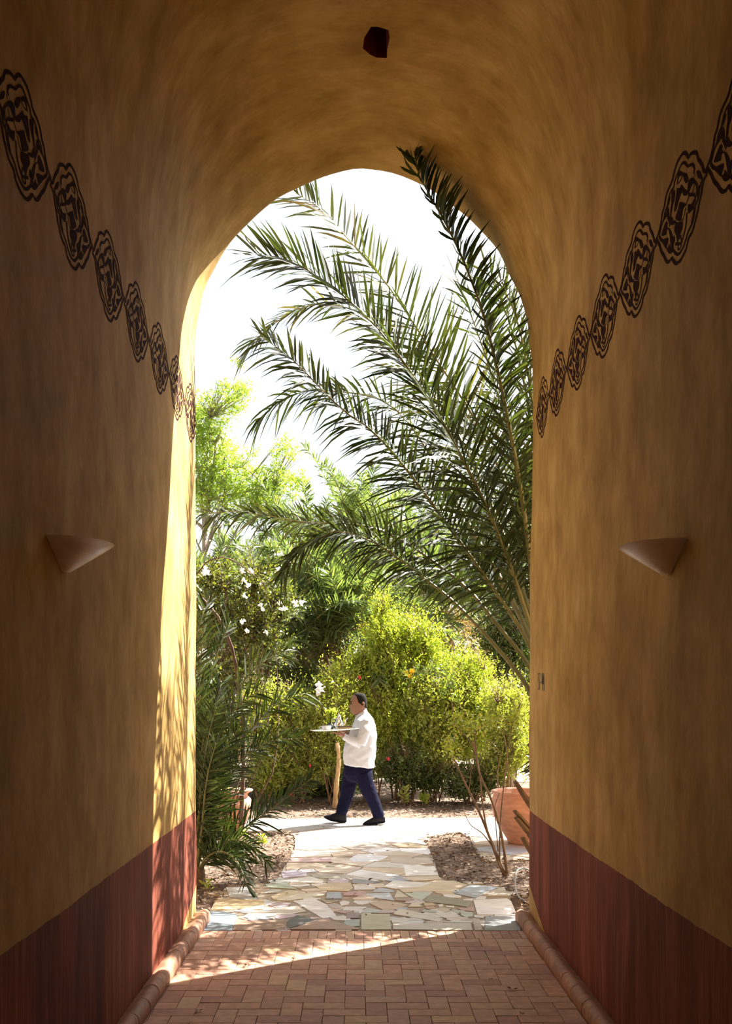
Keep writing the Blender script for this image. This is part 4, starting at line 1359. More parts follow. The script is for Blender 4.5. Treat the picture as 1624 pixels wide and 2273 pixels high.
rsB = np.random.RandomState(8)
gp = lambda px, y: np.array(((px - CX) * y / F_PX, y, 0.0))
bush('tall_shrub', 'tall sunlit yellow-green shrub rising behind the waiter', 'shrub', gp(895, 16.6),
     [pb(845, 1350, 16.6, 26, 40), pb(850, 1420, 16.6, 50, 60), pb(900, 1410, 16.6, 45, 55), pb(945, 1425, 16.6, 40, 50), pb(880, 1500, 16.6, 75, 80), pb(960, 1500, 16.8, 65, 70), pb(900, 1600, 16.5, 80, 70)],
     2300, 16, 0.066, 0.36, 'lime', 'brown', rsB, nst=16, rst=0.02, upness=1.5, spray=6.5, shell=0.25)
HG = [('hedge_shrub', 'hedge shrub with reddish twigs to the right of the waiter', 'shrub', 965, 16.3, [pb(950, 1600, 16.3, 70, 60), pb(990, 1540, 16.3, 70, 60), pb(960, 1670, 16.2, 60, 40)], 2600, 'hedge'),
      ('hedge_shrub', 'light green hedge shrub left of the bare right-hand stems', 'shrub', 1060, 16.5, [pb(1040, 1500, 16.6, 60, 55), pb(1060, 1570, 16.5, 70, 60), pb(1030, 1640, 16.3, 60, 45)], 2600, 'lime'),
      ('hedge_shrub', 'hedge shrub above the large right pot', 'shrub', 1125, 15.9, [pb(1120, 1580, 15.9, 60, 70), pb(1140, 1660, 15.9, 50, 60), pb(1110, 1690, 15.9, 40, 40)], 2300, 'hedge'),
      ('hedge_shrub', 'bushy green hedge shrub directly behind the tray', 'shrub', 745, 16.0, [pb(730, 1590, 16.0, 55, 60), pb(750, 1530, 16.2, 50, 50), pb(740, 1670, 15.9, 50, 50)], 2600, 'hedge'),
      ('hedge_shrub', 'green hedge shrub left of the wooden stake', 'shrub', 660, 16.1, [pb(660, 1620, 16.1, 60, 60), pb(640, 1570, 16.2, 50, 50), pb(680, 1690, 16.0, 55, 50)], 2600, 'hedge'),
      ('hedge_shrub', 'brownish hedge shrub above the terracotta jar', 'shrub', 590, 16.0, [pb(590, 1640, 16.0, 55, 60), pb(570, 1580, 16.2, 50, 60), pb(600, 1710, 15.9, 55, 45)], 2300, 'hedge'),
      ('hedge_shrub', 'bright leafy shrub at hip height behind the waiter', 'shrub', 815, 16.4, [pb(800, 1500, 16.6, 45, 60), pb(830, 1580, 16.4, 55, 60), pb(820, 1670, 16.2, 55, 50)], 2600, 'lime'),
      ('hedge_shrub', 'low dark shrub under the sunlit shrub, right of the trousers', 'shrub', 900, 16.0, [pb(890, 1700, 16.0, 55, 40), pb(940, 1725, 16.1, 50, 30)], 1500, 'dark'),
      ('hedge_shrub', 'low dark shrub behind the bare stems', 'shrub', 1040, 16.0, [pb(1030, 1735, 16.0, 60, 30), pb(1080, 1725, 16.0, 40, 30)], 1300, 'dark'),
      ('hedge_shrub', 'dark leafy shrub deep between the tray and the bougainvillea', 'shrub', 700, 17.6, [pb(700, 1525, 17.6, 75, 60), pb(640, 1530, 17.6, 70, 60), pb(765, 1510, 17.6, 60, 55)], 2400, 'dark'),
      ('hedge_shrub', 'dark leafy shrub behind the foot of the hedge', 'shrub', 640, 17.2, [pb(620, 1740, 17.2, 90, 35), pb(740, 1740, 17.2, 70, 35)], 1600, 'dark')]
HB = []
for nm, lab, cat, px, y, bl, nc, lf in HG:
    HB.append(bush(nm, lab, cat, gp(px, y), bl, int(nc * 0.52), 14, 0.064, 0.38, lf, 'brown', rsB, nst=12, rst=0.014, group='shrubs of the hedge behind the path', upness=0.9, spray=6, shell=0.25))
bush('leafy_tree', 'large lime-green tree filling the upper left of the opening', 'tree', gp(452, 25.0),
     [pb(470, 1000, 25, 55), pb(510, 885, 25, 45, 40), pb(462, 930, 25, 40), pb(505, 1050, 25, 55), pb(565, 1075, 25, 50, 45), pb(620, 1075, 25, 50, 42), pb(662, 1068, 25, 26, 22), pb(632, 1000, 25, 34, 32), pb(560, 1000, 25, 18, 14), pb(540, 862, 25, 22, 18),
      pb(530, 803, 25, 13, 12), pb(475, 1100, 25, 60, 50), pb(575, 1120, 25, 55, 35), pb(410, 950, 25, 70, 80), pb(400, 1080, 25, 70, 70)],
     4600, 7, 0.078, 0.42, 'bright', 'grey', rsB, nst=26, rst=0.08, upness=0.1, single_trunk=[gp(452, 25), P(455, 1350, 25), P(452, 1180, 25), P(470, 1080, 25), P(480, 980, 25)], twr=0.008, spray=2.4)
bush('leafy_tree', 'dark-leaved tree with a pale trunk behind the right-hand fronds', 'tree', gp(1136, 18.5),
     [pb(1085, 1250, 18.5, 60, 60), pb(1135, 1190, 18.5, 60, 70), pb(1150, 1330, 18.5, 60, 70), pb(1110, 1410, 18.5, 60, 60), pb(1165, 1450, 18.5, 60, 60), pb(1165, 1090, 18.5, 45, 60), pb(1040, 1200, 18.5, 40, 50), pb(1100, 1510, 18.5, 50, 50)],
     2100, 11, 0.078, 0.45, 'dark', 'grey', rsB, nst=16, rst=0.09, upness=0.4, single_trunk=[gp(1134, 18.5), P(1140, 1640, 18.5), P(1128, 1500, 18.5), P(1125, 1400, 18.5), P(1130, 1250, 18.5)], twr=0.006)
FT = [('broad dark tree far behind on the left', -7.0, 30, 5.0), ('dark far tree between the lime tree and the grove', -4.0, 31, 4.2), ('far tree low behind the middle palms', -1.0, 32, 3.8), ('far tree behind the yellow-green shrub', 2.0, 31, 4.0),
      ('far tree behind the pale-trunked tree', 5.0, 30, 5.2), ('far tree at the right end of the grove', 8.0, 29, 5.5)]
for lab, x, y, h in FT:
    bush('leafy_tree', lab, 'tree', (x, y, 0), [(np.array((x, y, h * 0.62)), np.array((2.0, 1.6, h * 0.40))), (np.array((x - 0.8, y - 0.4, h * 0.35)), np.array((1.5, 1.4, h * 0.36))), (np.array((x + 0.9, y - 0.5, h * 0.33)), np.array((1.5, 1.4, h * 0.33)))],
         2600, 7, 0.15, 0.45, 'far', 'brown', rsB, nst=8, rst=0.12, group='far trees closing the garden', upness=0.3, single_trunk=[(x, y, -0.05), (x, y, h * 0.25), (x + 0.1, y, h * 0.6)], tw=False)

bush('leafy_tree', 'airy tree standing right of the path beyond the right pot, shading the paving', 'tree', (3.9, 12.6, 0),
     [(np.array((3.2, 12.0, 4.6)), np.array((1.2, 1.5, 1.0))), (np.array((4.2, 12.8, 5.6)), np.array((1.5, 1.6, 1.0))), (np.array((3.6, 13.2, 4.4)), np.array((1.0, 1.0, 0.9))), (np.array((3.2, 10.8, 4.0)), np.array((1.0, 1.1, 0.8))), (np.array((4.6, 13.5, 4.3)), np.array((1.0, 1.0, 0.9))), (np.array((2.75, 9.95, 3.7)), np.array((0.75, 0.65, 0.6))), (np.array((3.7, 10.3, 4.9)), np.array((1.0, 0.9, 0.8)))],
     3000, 12, 0.085, 0.42, 'dark', 'brown', rsB, nst=24, rst=0.10, upness=0.2, single_trunk=[(3.9, 12.6, -0.05), (3.85, 12.6, 1.5), (3.8, 12.5, 3.0), (3.7, 12.4, 4.2)], spray=7)

# bougainvillea over the left side, with white bracts
bg_root = G(548, 1835)
bv = bush('bougainvillea', 'white-flowering bougainvillea tangled over the left of the opening', 'shrub', (-1.75, 12.0, 0),
          [pb(480, 1290, 12.0, 60, 60), pb(560, 1300, 12.2, 65, 55), pb(620, 1330, 12.4, 50, 45), pb(480, 1380, 12.0, 60, 60), pb(560, 1390, 12.2, 65, 50), pb(470, 1500, 11.8, 55, 70), pb(520, 1480, 12.2, 60, 60), pb(600, 1430, 12.4, 50, 50), pb(460, 1620, 11.6, 50, 70), pb(520, 1600, 12.2, 50, 60), pb(460, 1720, 11.5, 45, 60)],
          1500, 10, 0.050, 0.60, 'tangle', 'dark', rsB, nst=34, rst=0.011, upness=0.2, shell=0.2, twr=0.004, spray=7)
for q, r0, r1 in ([[(535, 1830, 11.8), (540, 1640, 11.6), (522, 1470, 11.2), (487, 1375, 11.0), (430, 1312, 11.0), (370, 1268, 11.1), (290, 1290, 11.3), (235, 1400, 11.5)], 0.027, 0.008],
                  [[(380, 1310, 11.2), (436, 1274, 11.0), (461, 1246, 11.0), (500, 1238, 11.0), (540, 1258, 11.2), (590, 1300, 11.4)], 0.010, 0.003]):
    sp = spline([P(*k) for k in q], 24)
    V, F = tube(sp, np.linspace(r0, r1, 24), 8)
    part('branch', V, F, BARK['dark'], bv, smooth=True)
M['bract'] = leafm('white_bract', [(0, (0.74, 0.72, 0.70)), (1, (0.86, 0.85, 0.84))], trans=0.35, rough=0.6, tcol=(1, 1, 1))
FLW = [(455, 1264, 11.3, 17), (537, 1268, 11.3, 9), (557, 1267, 11.3, 9), (617, 1265, 11.4, 9), (541, 1289, 11.4, 9), (550, 1300, 11.4, 9), (543, 1322, 11.4, 8), (580, 1348, 11.4, 10), (626, 1350, 11.4, 9), (634, 1351, 11.4, 7), (653, 1340, 11.5, 8), (668, 1338, 11.5, 9), (620, 1338, 11.4, 7),
       (490, 1164, 11.0, 9), (516, 1161, 11.0, 9), (467, 1140, 11.0, 8), (457, 1462, 11.0, 22), (452, 1448, 11.0, 12), (537, 1380, 11.5, 9), (441, 1350, 11.2, 8), (590, 1405, 11.5, 7), (710, 1530, 15.2, 14), (708, 1520, 15.2, 10), (548, 1400, 11.5, 7)]
for px, py, y, rpx in FLW:
    c = P(px, py, y); s = rpx * y / F_PX * 0.95
    Vs = []
    for k in range(9):
        d = unit(rsB.normal(size=3) + np.array((0, -0.5, 0.1)))
        v, f = leaf_cloud((c + rsB.normal(size=3) * s * 0.14)[None], d[None], s * 1.0, s * 0.95, rsB, fold=0.3)
        Vs.append((v, [(0, 1, 2, 3)]))
    V, F = join(*Vs)
    part('flower', V, F, M['bract'], bv, tint=rsB.rand(len(V)))

# bare-stemmed shrub in the right bed
ss = thing('bare_stem_shrub', 'bare-stemmed shrub leaning left out of the right bed in front of the pot', 'shrub', G(1120, 1940))
STM = [([(1122, 1945, 9.75), (1090, 1868, 9.9), (1062, 1800, 10.0), (1035, 1745, 10.1), (1005, 1680, 10.2)], 0.017, 0.007),
       ([(1126, 1945, 9.75), (1112, 1850, 9.8), (1090, 1775, 9.9), (1062, 1710, 10.0), (1052, 1620, 10.1)], 0.015, 0.007),
       ([(1118, 1945, 9.75), (1083, 1850, 9.9), (1070, 1780, 10.0), (1062, 1700, 10.1), (1048, 1640, 10.2)], 0.012, 0.005),
       ([(1108, 1915, 9.8), (1110, 1830, 9.9), (1118, 1740, 10.0), (1128, 1660, 10.0), (1138, 1600, 10.0)], 0.009, 0.004),
       ([(1094, 1880, 9.85), (1070, 1850, 9.9), (1045, 1832, 9.9), (1034, 1812, 9.9), (1029, 1803, 9.9)], 0.007, 0.003),
       ([(1105, 1890, 9.8), (1100, 1830, 9.85), (1098, 1790, 9.9), (1108, 1760, 9.9)], 0.006, 0.003),
       ([(1040, 1760, 10.1), (1046, 1700, 10.1), (1052, 1660, 10.1)], 0.005, 0.002),
       ([(1062, 1712, 10.0), (1050, 1660, 10.0), (1030, 1630, 10.0), (1015, 1615, 10.0)], 0.007, 0.003),
       ([(1055, 1630, 10.1), (1070, 1612, 10.1), (1090, 1600, 10.1)], 0.006, 0.003)]
for q, r0, r1 in STM:
    sp = spline([P(*k) for k in q], 18)
    V, F = tube(sp, np.linspace(r0, r1, 18), 7)
    part('stem', V, F, BARK['brown'], ss, smooth=True)
bl = [pb(1000, 1655, 10.2, 24, 30), pb(1045, 1610, 10.1, 32, 26), pb(1090, 1600, 10.1, 22, 18), pb(1018, 1600, 10.1, 24, 20), pb(1140, 1595, 10.0, 18, 24)]
pos = []
for c, r in bl:
    pos.append(c + r * rsB.normal(size=(160, 3)) * 0.5)
pos = np.vstack(pos)
V, F = leaf_cloud(pos, rsB.normal(size=pos.shape) + (0, 0, .3), rsB.uniform(0.03, 0.06, len(pos)), rsB.uniform(0.015, 0.026, len(pos)), rsB)
part('foliage', V, F, LM['hedge'], ss, kind='stuff', tint=np.repeat(rsB.rand(len(pos)), 4))

# seedlings in the beds
def seedling(label, px, py, n, size, leaf, h):
    g = G(px, py)
    t = thing('seedling', label, 'small plant', g, 'small green plants on the beds')
    Vs = []
    for k in range(n):
        a = k * 2.4; z = h * (0.2 + 0.8 * k / n)
        o = g + (rsB.normal() * 0.02, rsB.normal() * 0.02, z)
        d = np.array((math.cos(a), math.sin(a), 0.7))
        Vs.append(leaf_cloud(o[None], d[None], size * rsB.uniform(.7, 1.1), size * 0.34, rsB)); 
    V, F = tube(spline([g + (0, 0, -0.02), g + (0.01, 0, h)], 5), 0.004, 5)
    part('stem', V, F, BARK['brown'], t)
    V, F = join(*Vs)
    part('foliage', V, F, LM[leaf], t, kind='stuff', tint=rsB.rand(len(V)))


for k, (lab, px, py, n, sz, lf, h) in enumerate([
        ('bright green seedling at the bare edge of the left bed', 581, 1880, 22, 0.075, 'lime', 0.13), ('taller bright seedling close to the jar', 545, 1870, 22, 0.075, 'lime', 0.17),
        ('small seedling beside the dark palm foot', 500, 1905, 16, 0.06, 'hedge', 0.12), ('spiky light green plant under the hedge right of the waiter', 942, 1790, 26, 0.13, 'lime', 0.16),
        ('little plant at the hedge foot behind the trailing shoe', 898, 1792, 22, 0.12, 'hedge', 0.30), ('leafy weed spilling beside the left flagstones', 462, 1980, 26, 0.06, 'hedge', 0.10)]):
    seedling(lab, px, py, n, sz, lf, h)

# yellow blossom and its dark sprig, red hibiscus dots
def blossom(pts, mcol, size, roots):
    for k, (px, py, y) in enumerate(pts):
        c = P(px, py, y)
        Vs = []
        for q in range(6):
            d = unit(np.array((math.cos(q * 1.05), -0.4, math.sin(q * 1.05))))
            Vs.append(leaf_cloud(c[None], d[None], size, size * 0.8, rsB))
        V, F = join(*Vs)
        part('flower', V, F, mcol, roots[k])


M['yellow'] = simple('yellow_petal', (0.85, 0.55, 0.02), 0.5, noise_amt=0.1)
M['red'] = simple('red_petal', (0.55, 0.03, 0.05), 0.5, noise_amt=0.1)
sg = thing('leafy_sprig', 'dark leafy sprig with yellow blossoms across the sunlit shrub', 'plant sprig', P(940, 1495, 15.5), None)
sp = spline([P(1010, 1640, 15.7), P(1000, 1540, 15.6), P(985, 1500, 15.5), P(940, 1490, 15.5), P(905, 1500, 15.5)], 20)
V, F = tube(sp, 0.006, 5)
part('stem', V, F, BARK['brown'], sg)
pos = sp[8:][rsB.randint(0, 12, 260)] + rsB.normal(size=(260, 3)) * np.array((.06, .05, .05))
V, F = leaf_cloud(pos, rsB.normal(size=pos.shape), 0.07, 0.035, rsB)
part('foliage', V, F, LM['dark'], sg, kind='stuff', tint=np.repeat(rsB.rand(260), 4))

blossom([(899, 1494, 15.5), (910, 1500, 15.5), (914, 1490, 15.5)], M['yellow'], 0.055, [sg] * 3)
blossom([(797, 1504, 15.6), (860, 1684, 15.5), (642, 1763, 15.4), (690, 1700, 15.4)], M['red'], 0.04, [HB[6], HB[7], HB[10], HB[4]])

# wooden stake
sp = spline([P(743, 1796, 15.3), P(746, 1745, 15.3), P(752, 1690, 15.4), P(748, 1650, 15.5)], 12)
V, F = tube(sp, np.linspace(0.040, 0.032, 12) * (1 + 0.08 * rsB.normal(size=12)), 9)
M['stake'] = simple('weathered_stake', (0.42, 0.28, 0.13), 0.8, noise_amt=0.4, scale=12, bump=0.3, stretch=(3, 3, .5))
solo('wooden_stake', V, F, M['stake'], 'weathered wooden stake upright at the hedge behind the front leg', 'stake', smooth=True)

# fallen bits on the brick floor
M['petal'] = simple('dark_red_petal', (0.16, 0.03, 0.03), 0.7)
for lab, px, py, s, mm in (('dark red fallen petal on the bricks towards the right wall', 1136, 2197, 0.035, M['petal']), ('small black seed pod on the bricks left of the red petal', 1088, 2175, 0.018, M['ink']), ('green leaf scrap on the shaded bricks at lower left', 437, 2246, 0.03, LM['dark']),
                           ('yellow-brown leaf scrap on the sunlit bricks', 545, 2146, 0.03, M['litter']), ('tiny pale leaf scrap at the tip of the sunlit patch', 651, 2130, 0.022, M['litter']), ('brown crumb pair near the bottom of the brick floor', 1158, 2253, 0.02, M['litter'])):
    g = G(px, py) + (0, 0, 0.004)
    Vs = [leaf_cloud((g + rsB.normal(size=3) * (s * .2, s * .2, 0))[None], np.array(((math.cos(a), math.sin(a), 0.25),)), s, s * 0.6, rsB, nrm_up=np.array(((0, 0, 3.0),))) for a in (0.3, 2.2, 4.4)]
    V, F = join(*Vs)
    V[:, 2] = np.maximum(V[:, 2], 0.002)
    solo('fallen_leaf', V, F, mm, lab, 'leaf', tint=np.full(len(V), 0.3))

# ------------------------------------------------------------------ the waiter
YW = 13.6
KW = YW / F_PX / 5.8
WX = (640 + 900 / 5.8 - CX) * YW / F_PX


def q(x, y, dy=0.0):
    return np.array((WX + (x - 900) * KW, YW + dy, (1905 - y) * KW))


def loft(rings_, n=28, p=2.3):
    """rings [(front x, front y, back x, back y, half width, dy)] in the waiter's survey units"""
    V = []
    a = np.arange(n) * 2 * PI / n
    ca, sa = np.cos(a), np.sin(a)
    sc = (np.abs(ca) ** p + np.abs(sa) ** p) ** (-1 / p)
    ca, sa = ca * sc, sa * sc
    for fx, fy, bx, by, hw, dy in rings_:
        f, b_ = q(fx, fy, dy), q(bx, by, dy)
        c = (f + b_) / 2; h = (b_ - f) / 2
        V.append(c + ca[:, None] * h + sa[:, None] * np.array((0, hw, 0)))
    V = np.vstack(V)
    F = []
    m = len(rings_)
    for i in range(m - 1):
        for j in range(n):
            k = (j + 1) % n
            F.append((i * n + j, i * n + k, (i + 1) * n + k, (i + 1) * n + j))
    F += [tuple(range(n - 1, -1, -1)), tuple((m - 1) * n + j for j in range(n))]
    return V, F


def limb(pts, r, sides=14, n=14, squash=1.0):
    p = spline([np.append(q(*a), rr) for a, rr in zip(pts, r)], n)
    return tube(p[:, :3], p[:, 3], sides, squash=squash, up=(0, 1, 0))


def fused(name, shapes, voxel, m, parent, smooth_it=4, lump=0.0):
    V, F = join(*shapes)
    me = mesh(name + '_src', V, F, m)
    bm = bmesh.new(); bm.from_mesh(me)
    bmesh.ops.recalc_face_normals(bm, faces=bm.faces)
    bm.to_mesh(me); bm.free()
    tmp = bpy.data.objects.new('tmp', me)
    COL.objects.link(tmp)
    rm = tmp.modifiers.new('r', 'REMESH'); rm.mode = 'VOXEL'; rm.voxel_size = voxel
    sm = tmp.modifiers.new('s', 'SMOOTH'); sm.iterations = smooth_it; sm.factor = 0.5
    dg = bpy.context.evaluated_depsgraph_get()
    out = bpy.data.meshes.new_from_object(tmp.evaluated_get(dg))
    bpy.data.objects.remove(tmp)
    bpy.data.meshes.remove(me)
    n = len(out.vertices)
    co = np.empty(n * 3, dtype=np.float32); out.vertices.foreach_get('co', co); co = co.reshape(-1, 3)
    if lump:
        nm = np.empty(n * 3, dtype=np.float32); out.vertices.foreach_get('normal', nm); nm = nm.reshape(-1, 3)
        d = np.array([mnoise.noise(Vector((c[0] * 7 + c[2] * 5, c[1] * 6, c[2] * 11 - c[0] * 9))) + 0.5 * mnoise.noise(Vector((c[0] * 15, c[1] * 13, c[2] * 22))) for c in co])
        co = co + nm * (d * lump)[:, None]
    co -= root_loc(parent)
    out.vertices.foreach_set('co', co.astype(np.float32).ravel())
    out.polygons.foreach_set('use_smooth', np.ones(len(out.polygons), dtype=bool))
    out.name = name
    if not out.materials: out.materials.append(m)
    out.update()
    return link(name, out, parent)


M['skin'] = simple('brown_skin', (0.235, 0.115, 0.07), 0.5, noise_amt=0.08, scale=20)
M['jacket'] = simple('white_cotton', (0.47, 0.49, 0.535), 0.9, noise_amt=0.03, scale=60, spec=0.1)
M['navy'] = simple('navy_twill', (0.0055, 0.0055, 0.019), 0.95, noise_amt=0.15, scale=60, spec=0.08)
M['shoe'] = simple('black_leather', (0.006, 0.006, 0.010), 0.6, noise_amt=0.1, spec=0.15)
M['sole'] = simple('black_rubber', (0.010, 0.010, 0.012), 0.9, spec=0.1)
M['hair'] = simple('short_black_hair', (0.012, 0.010, 0.010), 0.9, noise_amt=0.4, scale=90, spec=0.15)
M['eye'] = simple('dark_eye', (0.02, 0.012, 0.01), 0.2)
M['button'] = simple('white_button', (0.75, 0.74, 0.7), 0.4)
M['steel'] = simple('polished_steel', (0.75, 0.74, 0.72), 0.16, metal=1.0, noise_amt=0.04)
M['china'] = simple('white_china', (0.80, 0.80, 0.78), 0.2, noise_amt=0.02)
M['wood'] = simple('dark_wood', (0.085, 0.055, 0.025), 0.45, noise_amt=0.3, scale=20, stretch=(1, 6, 6))
M['gold'] = simple('brass_inlay', (0.55, 0.43, 0.22), 0.35, noise_amt=0.1)
m, t, b = mat('clear_glass')
b.inputs['Transmission Weight'].default_value = 1.0; b.inputs['Roughness'].default_value = 0.02; b.inputs['IOR'].default_value = 1.45
b.inputs['Base Color'].default_value = (0.95, 0.97, 0.95, 1)
M['glass'] = m

person = thing('person', 'man in a white jacket and navy trousers walking left with a tray', 'person', (WX, YW, 0))
HEAD = [(880, 226, 945, 226, .022), (852, 236, 970, 238, .047), (825, 260, 990, 262, .066), (806, 295, 1002, 298, .076), (797, 335, 1006, 338, .080), (801, 358, 1007, 362, .079), (798, 385, 1004, 388, .077), (801, 415, 996, 412, .072),
        (806, 442, 986, 438, .066), (808, 470, 965, 460, .058), (820, 492, 935, 485, .046), (842, 504, 905, 500, .030)]
head = loft([(a, b_, c, d, e, 0) for a, b_, c, d, e in HEAD], 26, 2.1)
LEFT_Y, TRAY_DY = -0.235, -0.29


def hand(wrist, knuck, spread, palm_w, curl, side):
    """palm plate plus four fingers and a thumb; points are in survey units plus dy"""
    w, k = np.array(wrist, float), np.array(knuck, float)
    S_ = [limb([tuple(w), tuple((w + k) / 2), tuple(k)], [0.024, 0.030, 0.028], 10, 8, squash=0.5)]
    for f in range(4):
        off = (f - 1.5) * palm_w / 3
        ln = (78, 92, 86, 66)[f]
        a = k + np.array((12, 0, off))
        m_ = a + np.array((-ln * 0.5, curl * 0.4, (f - 1.5) * spread * 0.5))
        e = a + np.array((-ln, curl, (f - 1.5) * spread))
        S_.append(limb([tuple(k + np.array((30, 2, off * 0.7))), tuple(a), tuple(m_), tuple(e)], [0.010, 0.0105, 0.0095, 0.0075], 8, 9))
    b0 = w + (k - w) * 0.3
    S_.append(limb([tuple(b0), tuple(b0 + np.array((-25, -2, side * 0.045))), tuple(b0 + np.array((-70, -8, side * 0.058)))], [0.013, 0.011, 0.008], 8, 8))
    return S_


shapes = [head,
          limb([(793, 372, 0), (790, 388, 0), (784, 405, 0), (798, 415, 0)], [0.006, 0.010, 0.013, 0.009], 8, 8),
          limb([(799, 437, -.02), (796, 438, 0), (799, 437, .02)], [0.006, 0.008, 0.006], 8, 6), limb([(803, 451, -.018), (799, 452, 0), (803, 451, .018)], [0.007, 0.009, 0.007], 8, 6),
          limb([(812, 486, 0), (808, 480, 0)], [0.014, 0.012], 8, 4),
          limb([(803, 345, -.045), (797, 342, -.02), (799, 344, 0), (797, 342, .02), (803, 345, .045)], [0.008, 0.008, 0.006, 0.008, 0.008], 8, 9),
          limb([(935, 455, 0), (950, 500, 0), (965, 580, 0)], [0.060, 0.062, 0.075], 16, 8)]
for s in (-1, 1):                                                        # ears
    for dx, dz, rr in ((0, -24, .010), (10, -10, .012), (8, 10, .011), (-2, 24, .008)):
        e = q(962 + dx, 372 + dz, s * 0.083)
        shapes.append(ellipsoid(e, (0.015, 0.007, 0.017), 10, 6))
shapes += [loft([(860, 590, 1060, 560, .15, 0), (800, 720, 1105, 720, .20, 0), (735, 900, 1100, 900, .20, 0), (745, 1100, 1085, 1110, .18, 0), (790, 1220, 1030, 1220, .13, 0)], 24),
           limb([(975, 610, -.19), (955, 740, -.225), (932, 855, -.245)], [.055, .05, .044]), limb([(932, 855, -.245), (830, 815, -.25), (705, 762, -.27)], [.044, .038, .027]),
           limb([(975, 610, .19), (950, 740, .225), (925, 860, .22)], [.055, .05, .044]), limb([(925, 860, .22), (830, 800, .12), (760, 735, -.02)], [.044, .038, .027]),
           limb([(830, 1180, .10), (755, 1490, .10), (690, 1800, .10)], [.075, .06, .045]), limb([(960, 1180, -.08), (1070, 1490, -.09), (1150, 1810, -.09)], [.075, .06, .045])]
shapes += hand((712, 766, TRAY_DY + 0.01), (640, 728, TRAY_DY), 0.012, 0.066, -8, -1)
shapes += hand((765, 740, -.03), (700, 716, -.09), 0.008, 0.062, -14, 1)
fused('body', shapes, 0.0065, M['skin'], person, smooth_it=3)

# hair: a cap over crown, sides and nape with a receding hairline
hr = loft([(*r, 0) for r in spline(HEAD[:9], 44)], 96, 2.1)
HVs, HFs = hr
c0 = q(905, 340)
HVs = c0 + (HVs - c0) * 1.04
line = lambda y: np.interp(y, [225, 245, 262, 300, 345, 368, 392, 410, 430], [842, 862, 876, 888, 902, 934, 976, 986, 1100])
keep = []
for f in HFs:
    cc = HVs[list(f)].mean(axis=0)
    yy_ = 1905 - cc[2] / KW; xx_ = 900 + (cc[0] - WX) / KW
    if len(f) > 4:
        if cc[2] > q(0, 300)[2]: keep.append(f)
    elif xx_ > line(yy_): keep.append(f)
inner = c0 + (HVs - c0) * 0.955
nH = len(HVs)
V = np.vstack((HVs, inner))
F = list(keep) + [tuple(i + nH for i in f[::-1]) for f in keep]
ec = {}
for f in keep:
    for a_, b_ in zip(f, f[1:] + f[:1]): ec[(a_, b_)] = 1
F += [(b_, a_, a_ + nH, b_ + nH) for a_, b_ in ec if (b_, a_) not in ec]
part('hair', V, F, M['hair'], person, smooth=True)
for s in (-1, 1):
    V, F = ellipsoid(q(804, 362, s * 0.036), (0.009, 0.014, 0.008), 10, 6)
    part('eye', V, F, M['eye'], person, smooth=True)
    V, F = limb([(806, 340, s * 0.056), (799, 334, s * 0.036), (799, 340, s * 0.016)], [.005, .008, .006], 6, 7)
    part('eyebrow', V, F, M['hair'], person, smooth=True)

# jacket with stand collar and long sleeves
JK = [(872, 512, 1004, 418, .064, 0), (864, 540, 1016, 446, .070, 0), (858, 556, 1040, 478, .105, 0), (850, 580, 1072, 520, .165, 0), (838, 615, 1100, 575, .205, 0), (812, 680, 1128, 665, .225, 0), (770, 760, 1138, 755, .230, 0),
      (730, 850, 1134, 850, .232, 0), (708, 950, 1126, 955, .232, 0), (706, 1050, 1116, 1065, .230, 0), (712, 1120, 1106, 1150, .230, 0), (715, 1142, 1102, 1188, .228, 0)]
jacket = fused('jacket', [loft(JK, 32, 2.4),
                          limb([(990, 590, -.165), (975, 700, -.215), (948, 800, -.240), (925, 872, -.245)], [.085, .082, .072, .062]), limb([(930, 862, -.245), (850, 835, -.250), (770, 795, -.258), (712, 768, -.268)], [.062, .058, .050, .043]),
                          limb([(990, 590, .165), (970, 700, .205), (945, 800, .230), (925, 872, .222)], [.085, .08, .070, .060]), limb([(925, 866, .222), (860, 820, .15), (800, 765, .03)], [.060, .055, .043])],
               0.0085, M['jacket'], person, smooth_it=5, lump=0.009)
for k in range(7):
    yb = 570 + k * 78
    fx = np.interp(yb, [r[1] for r in JK], [r[0] for r in JK])
    V, F = ellipsoid(q(fx - 1, yb, -0.03), (0.005, 0.008, 0.008), 8, 5)
    part('button', V, F, M['button'], jacket, smooth=True)
V, F = limb([(868, 513, -.035), (866, 510, 0), (868, 513, .035)], [.006, .007, .006], 6, 6)
part('collar_edge', V, F, M['jacket'], jacket, smooth=True)

trousers = fused('trousers', [loft([(722, 1120, 1090, 1130, .19, 0), (712, 1200, 1084, 1215, .195, 0), (716, 1270, 1074, 1285, .185, 0), (750, 1330, 1045, 1340, .14, 0), (800, 1365, 985, 1370, .08, 0)], 28, 2.3),
                              limb([(808, 1250, .09), (775, 1420, .10), (748, 1560, .105), (706, 1690, .105), (672, 1800, .10)], [.112, .104, .092, .084, .073]),
                              limb([(960, 1250, -.09), (1002, 1400, -.10), (1062, 1540, -.10), (1118, 1670, -.10), (1150, 1770, -.10), (1162, 1822, -.10)], [.118, .108, .092, .082, .076, .070])],
                 0.0085, M['navy'], person, smooth_it=14, lump=0.008)


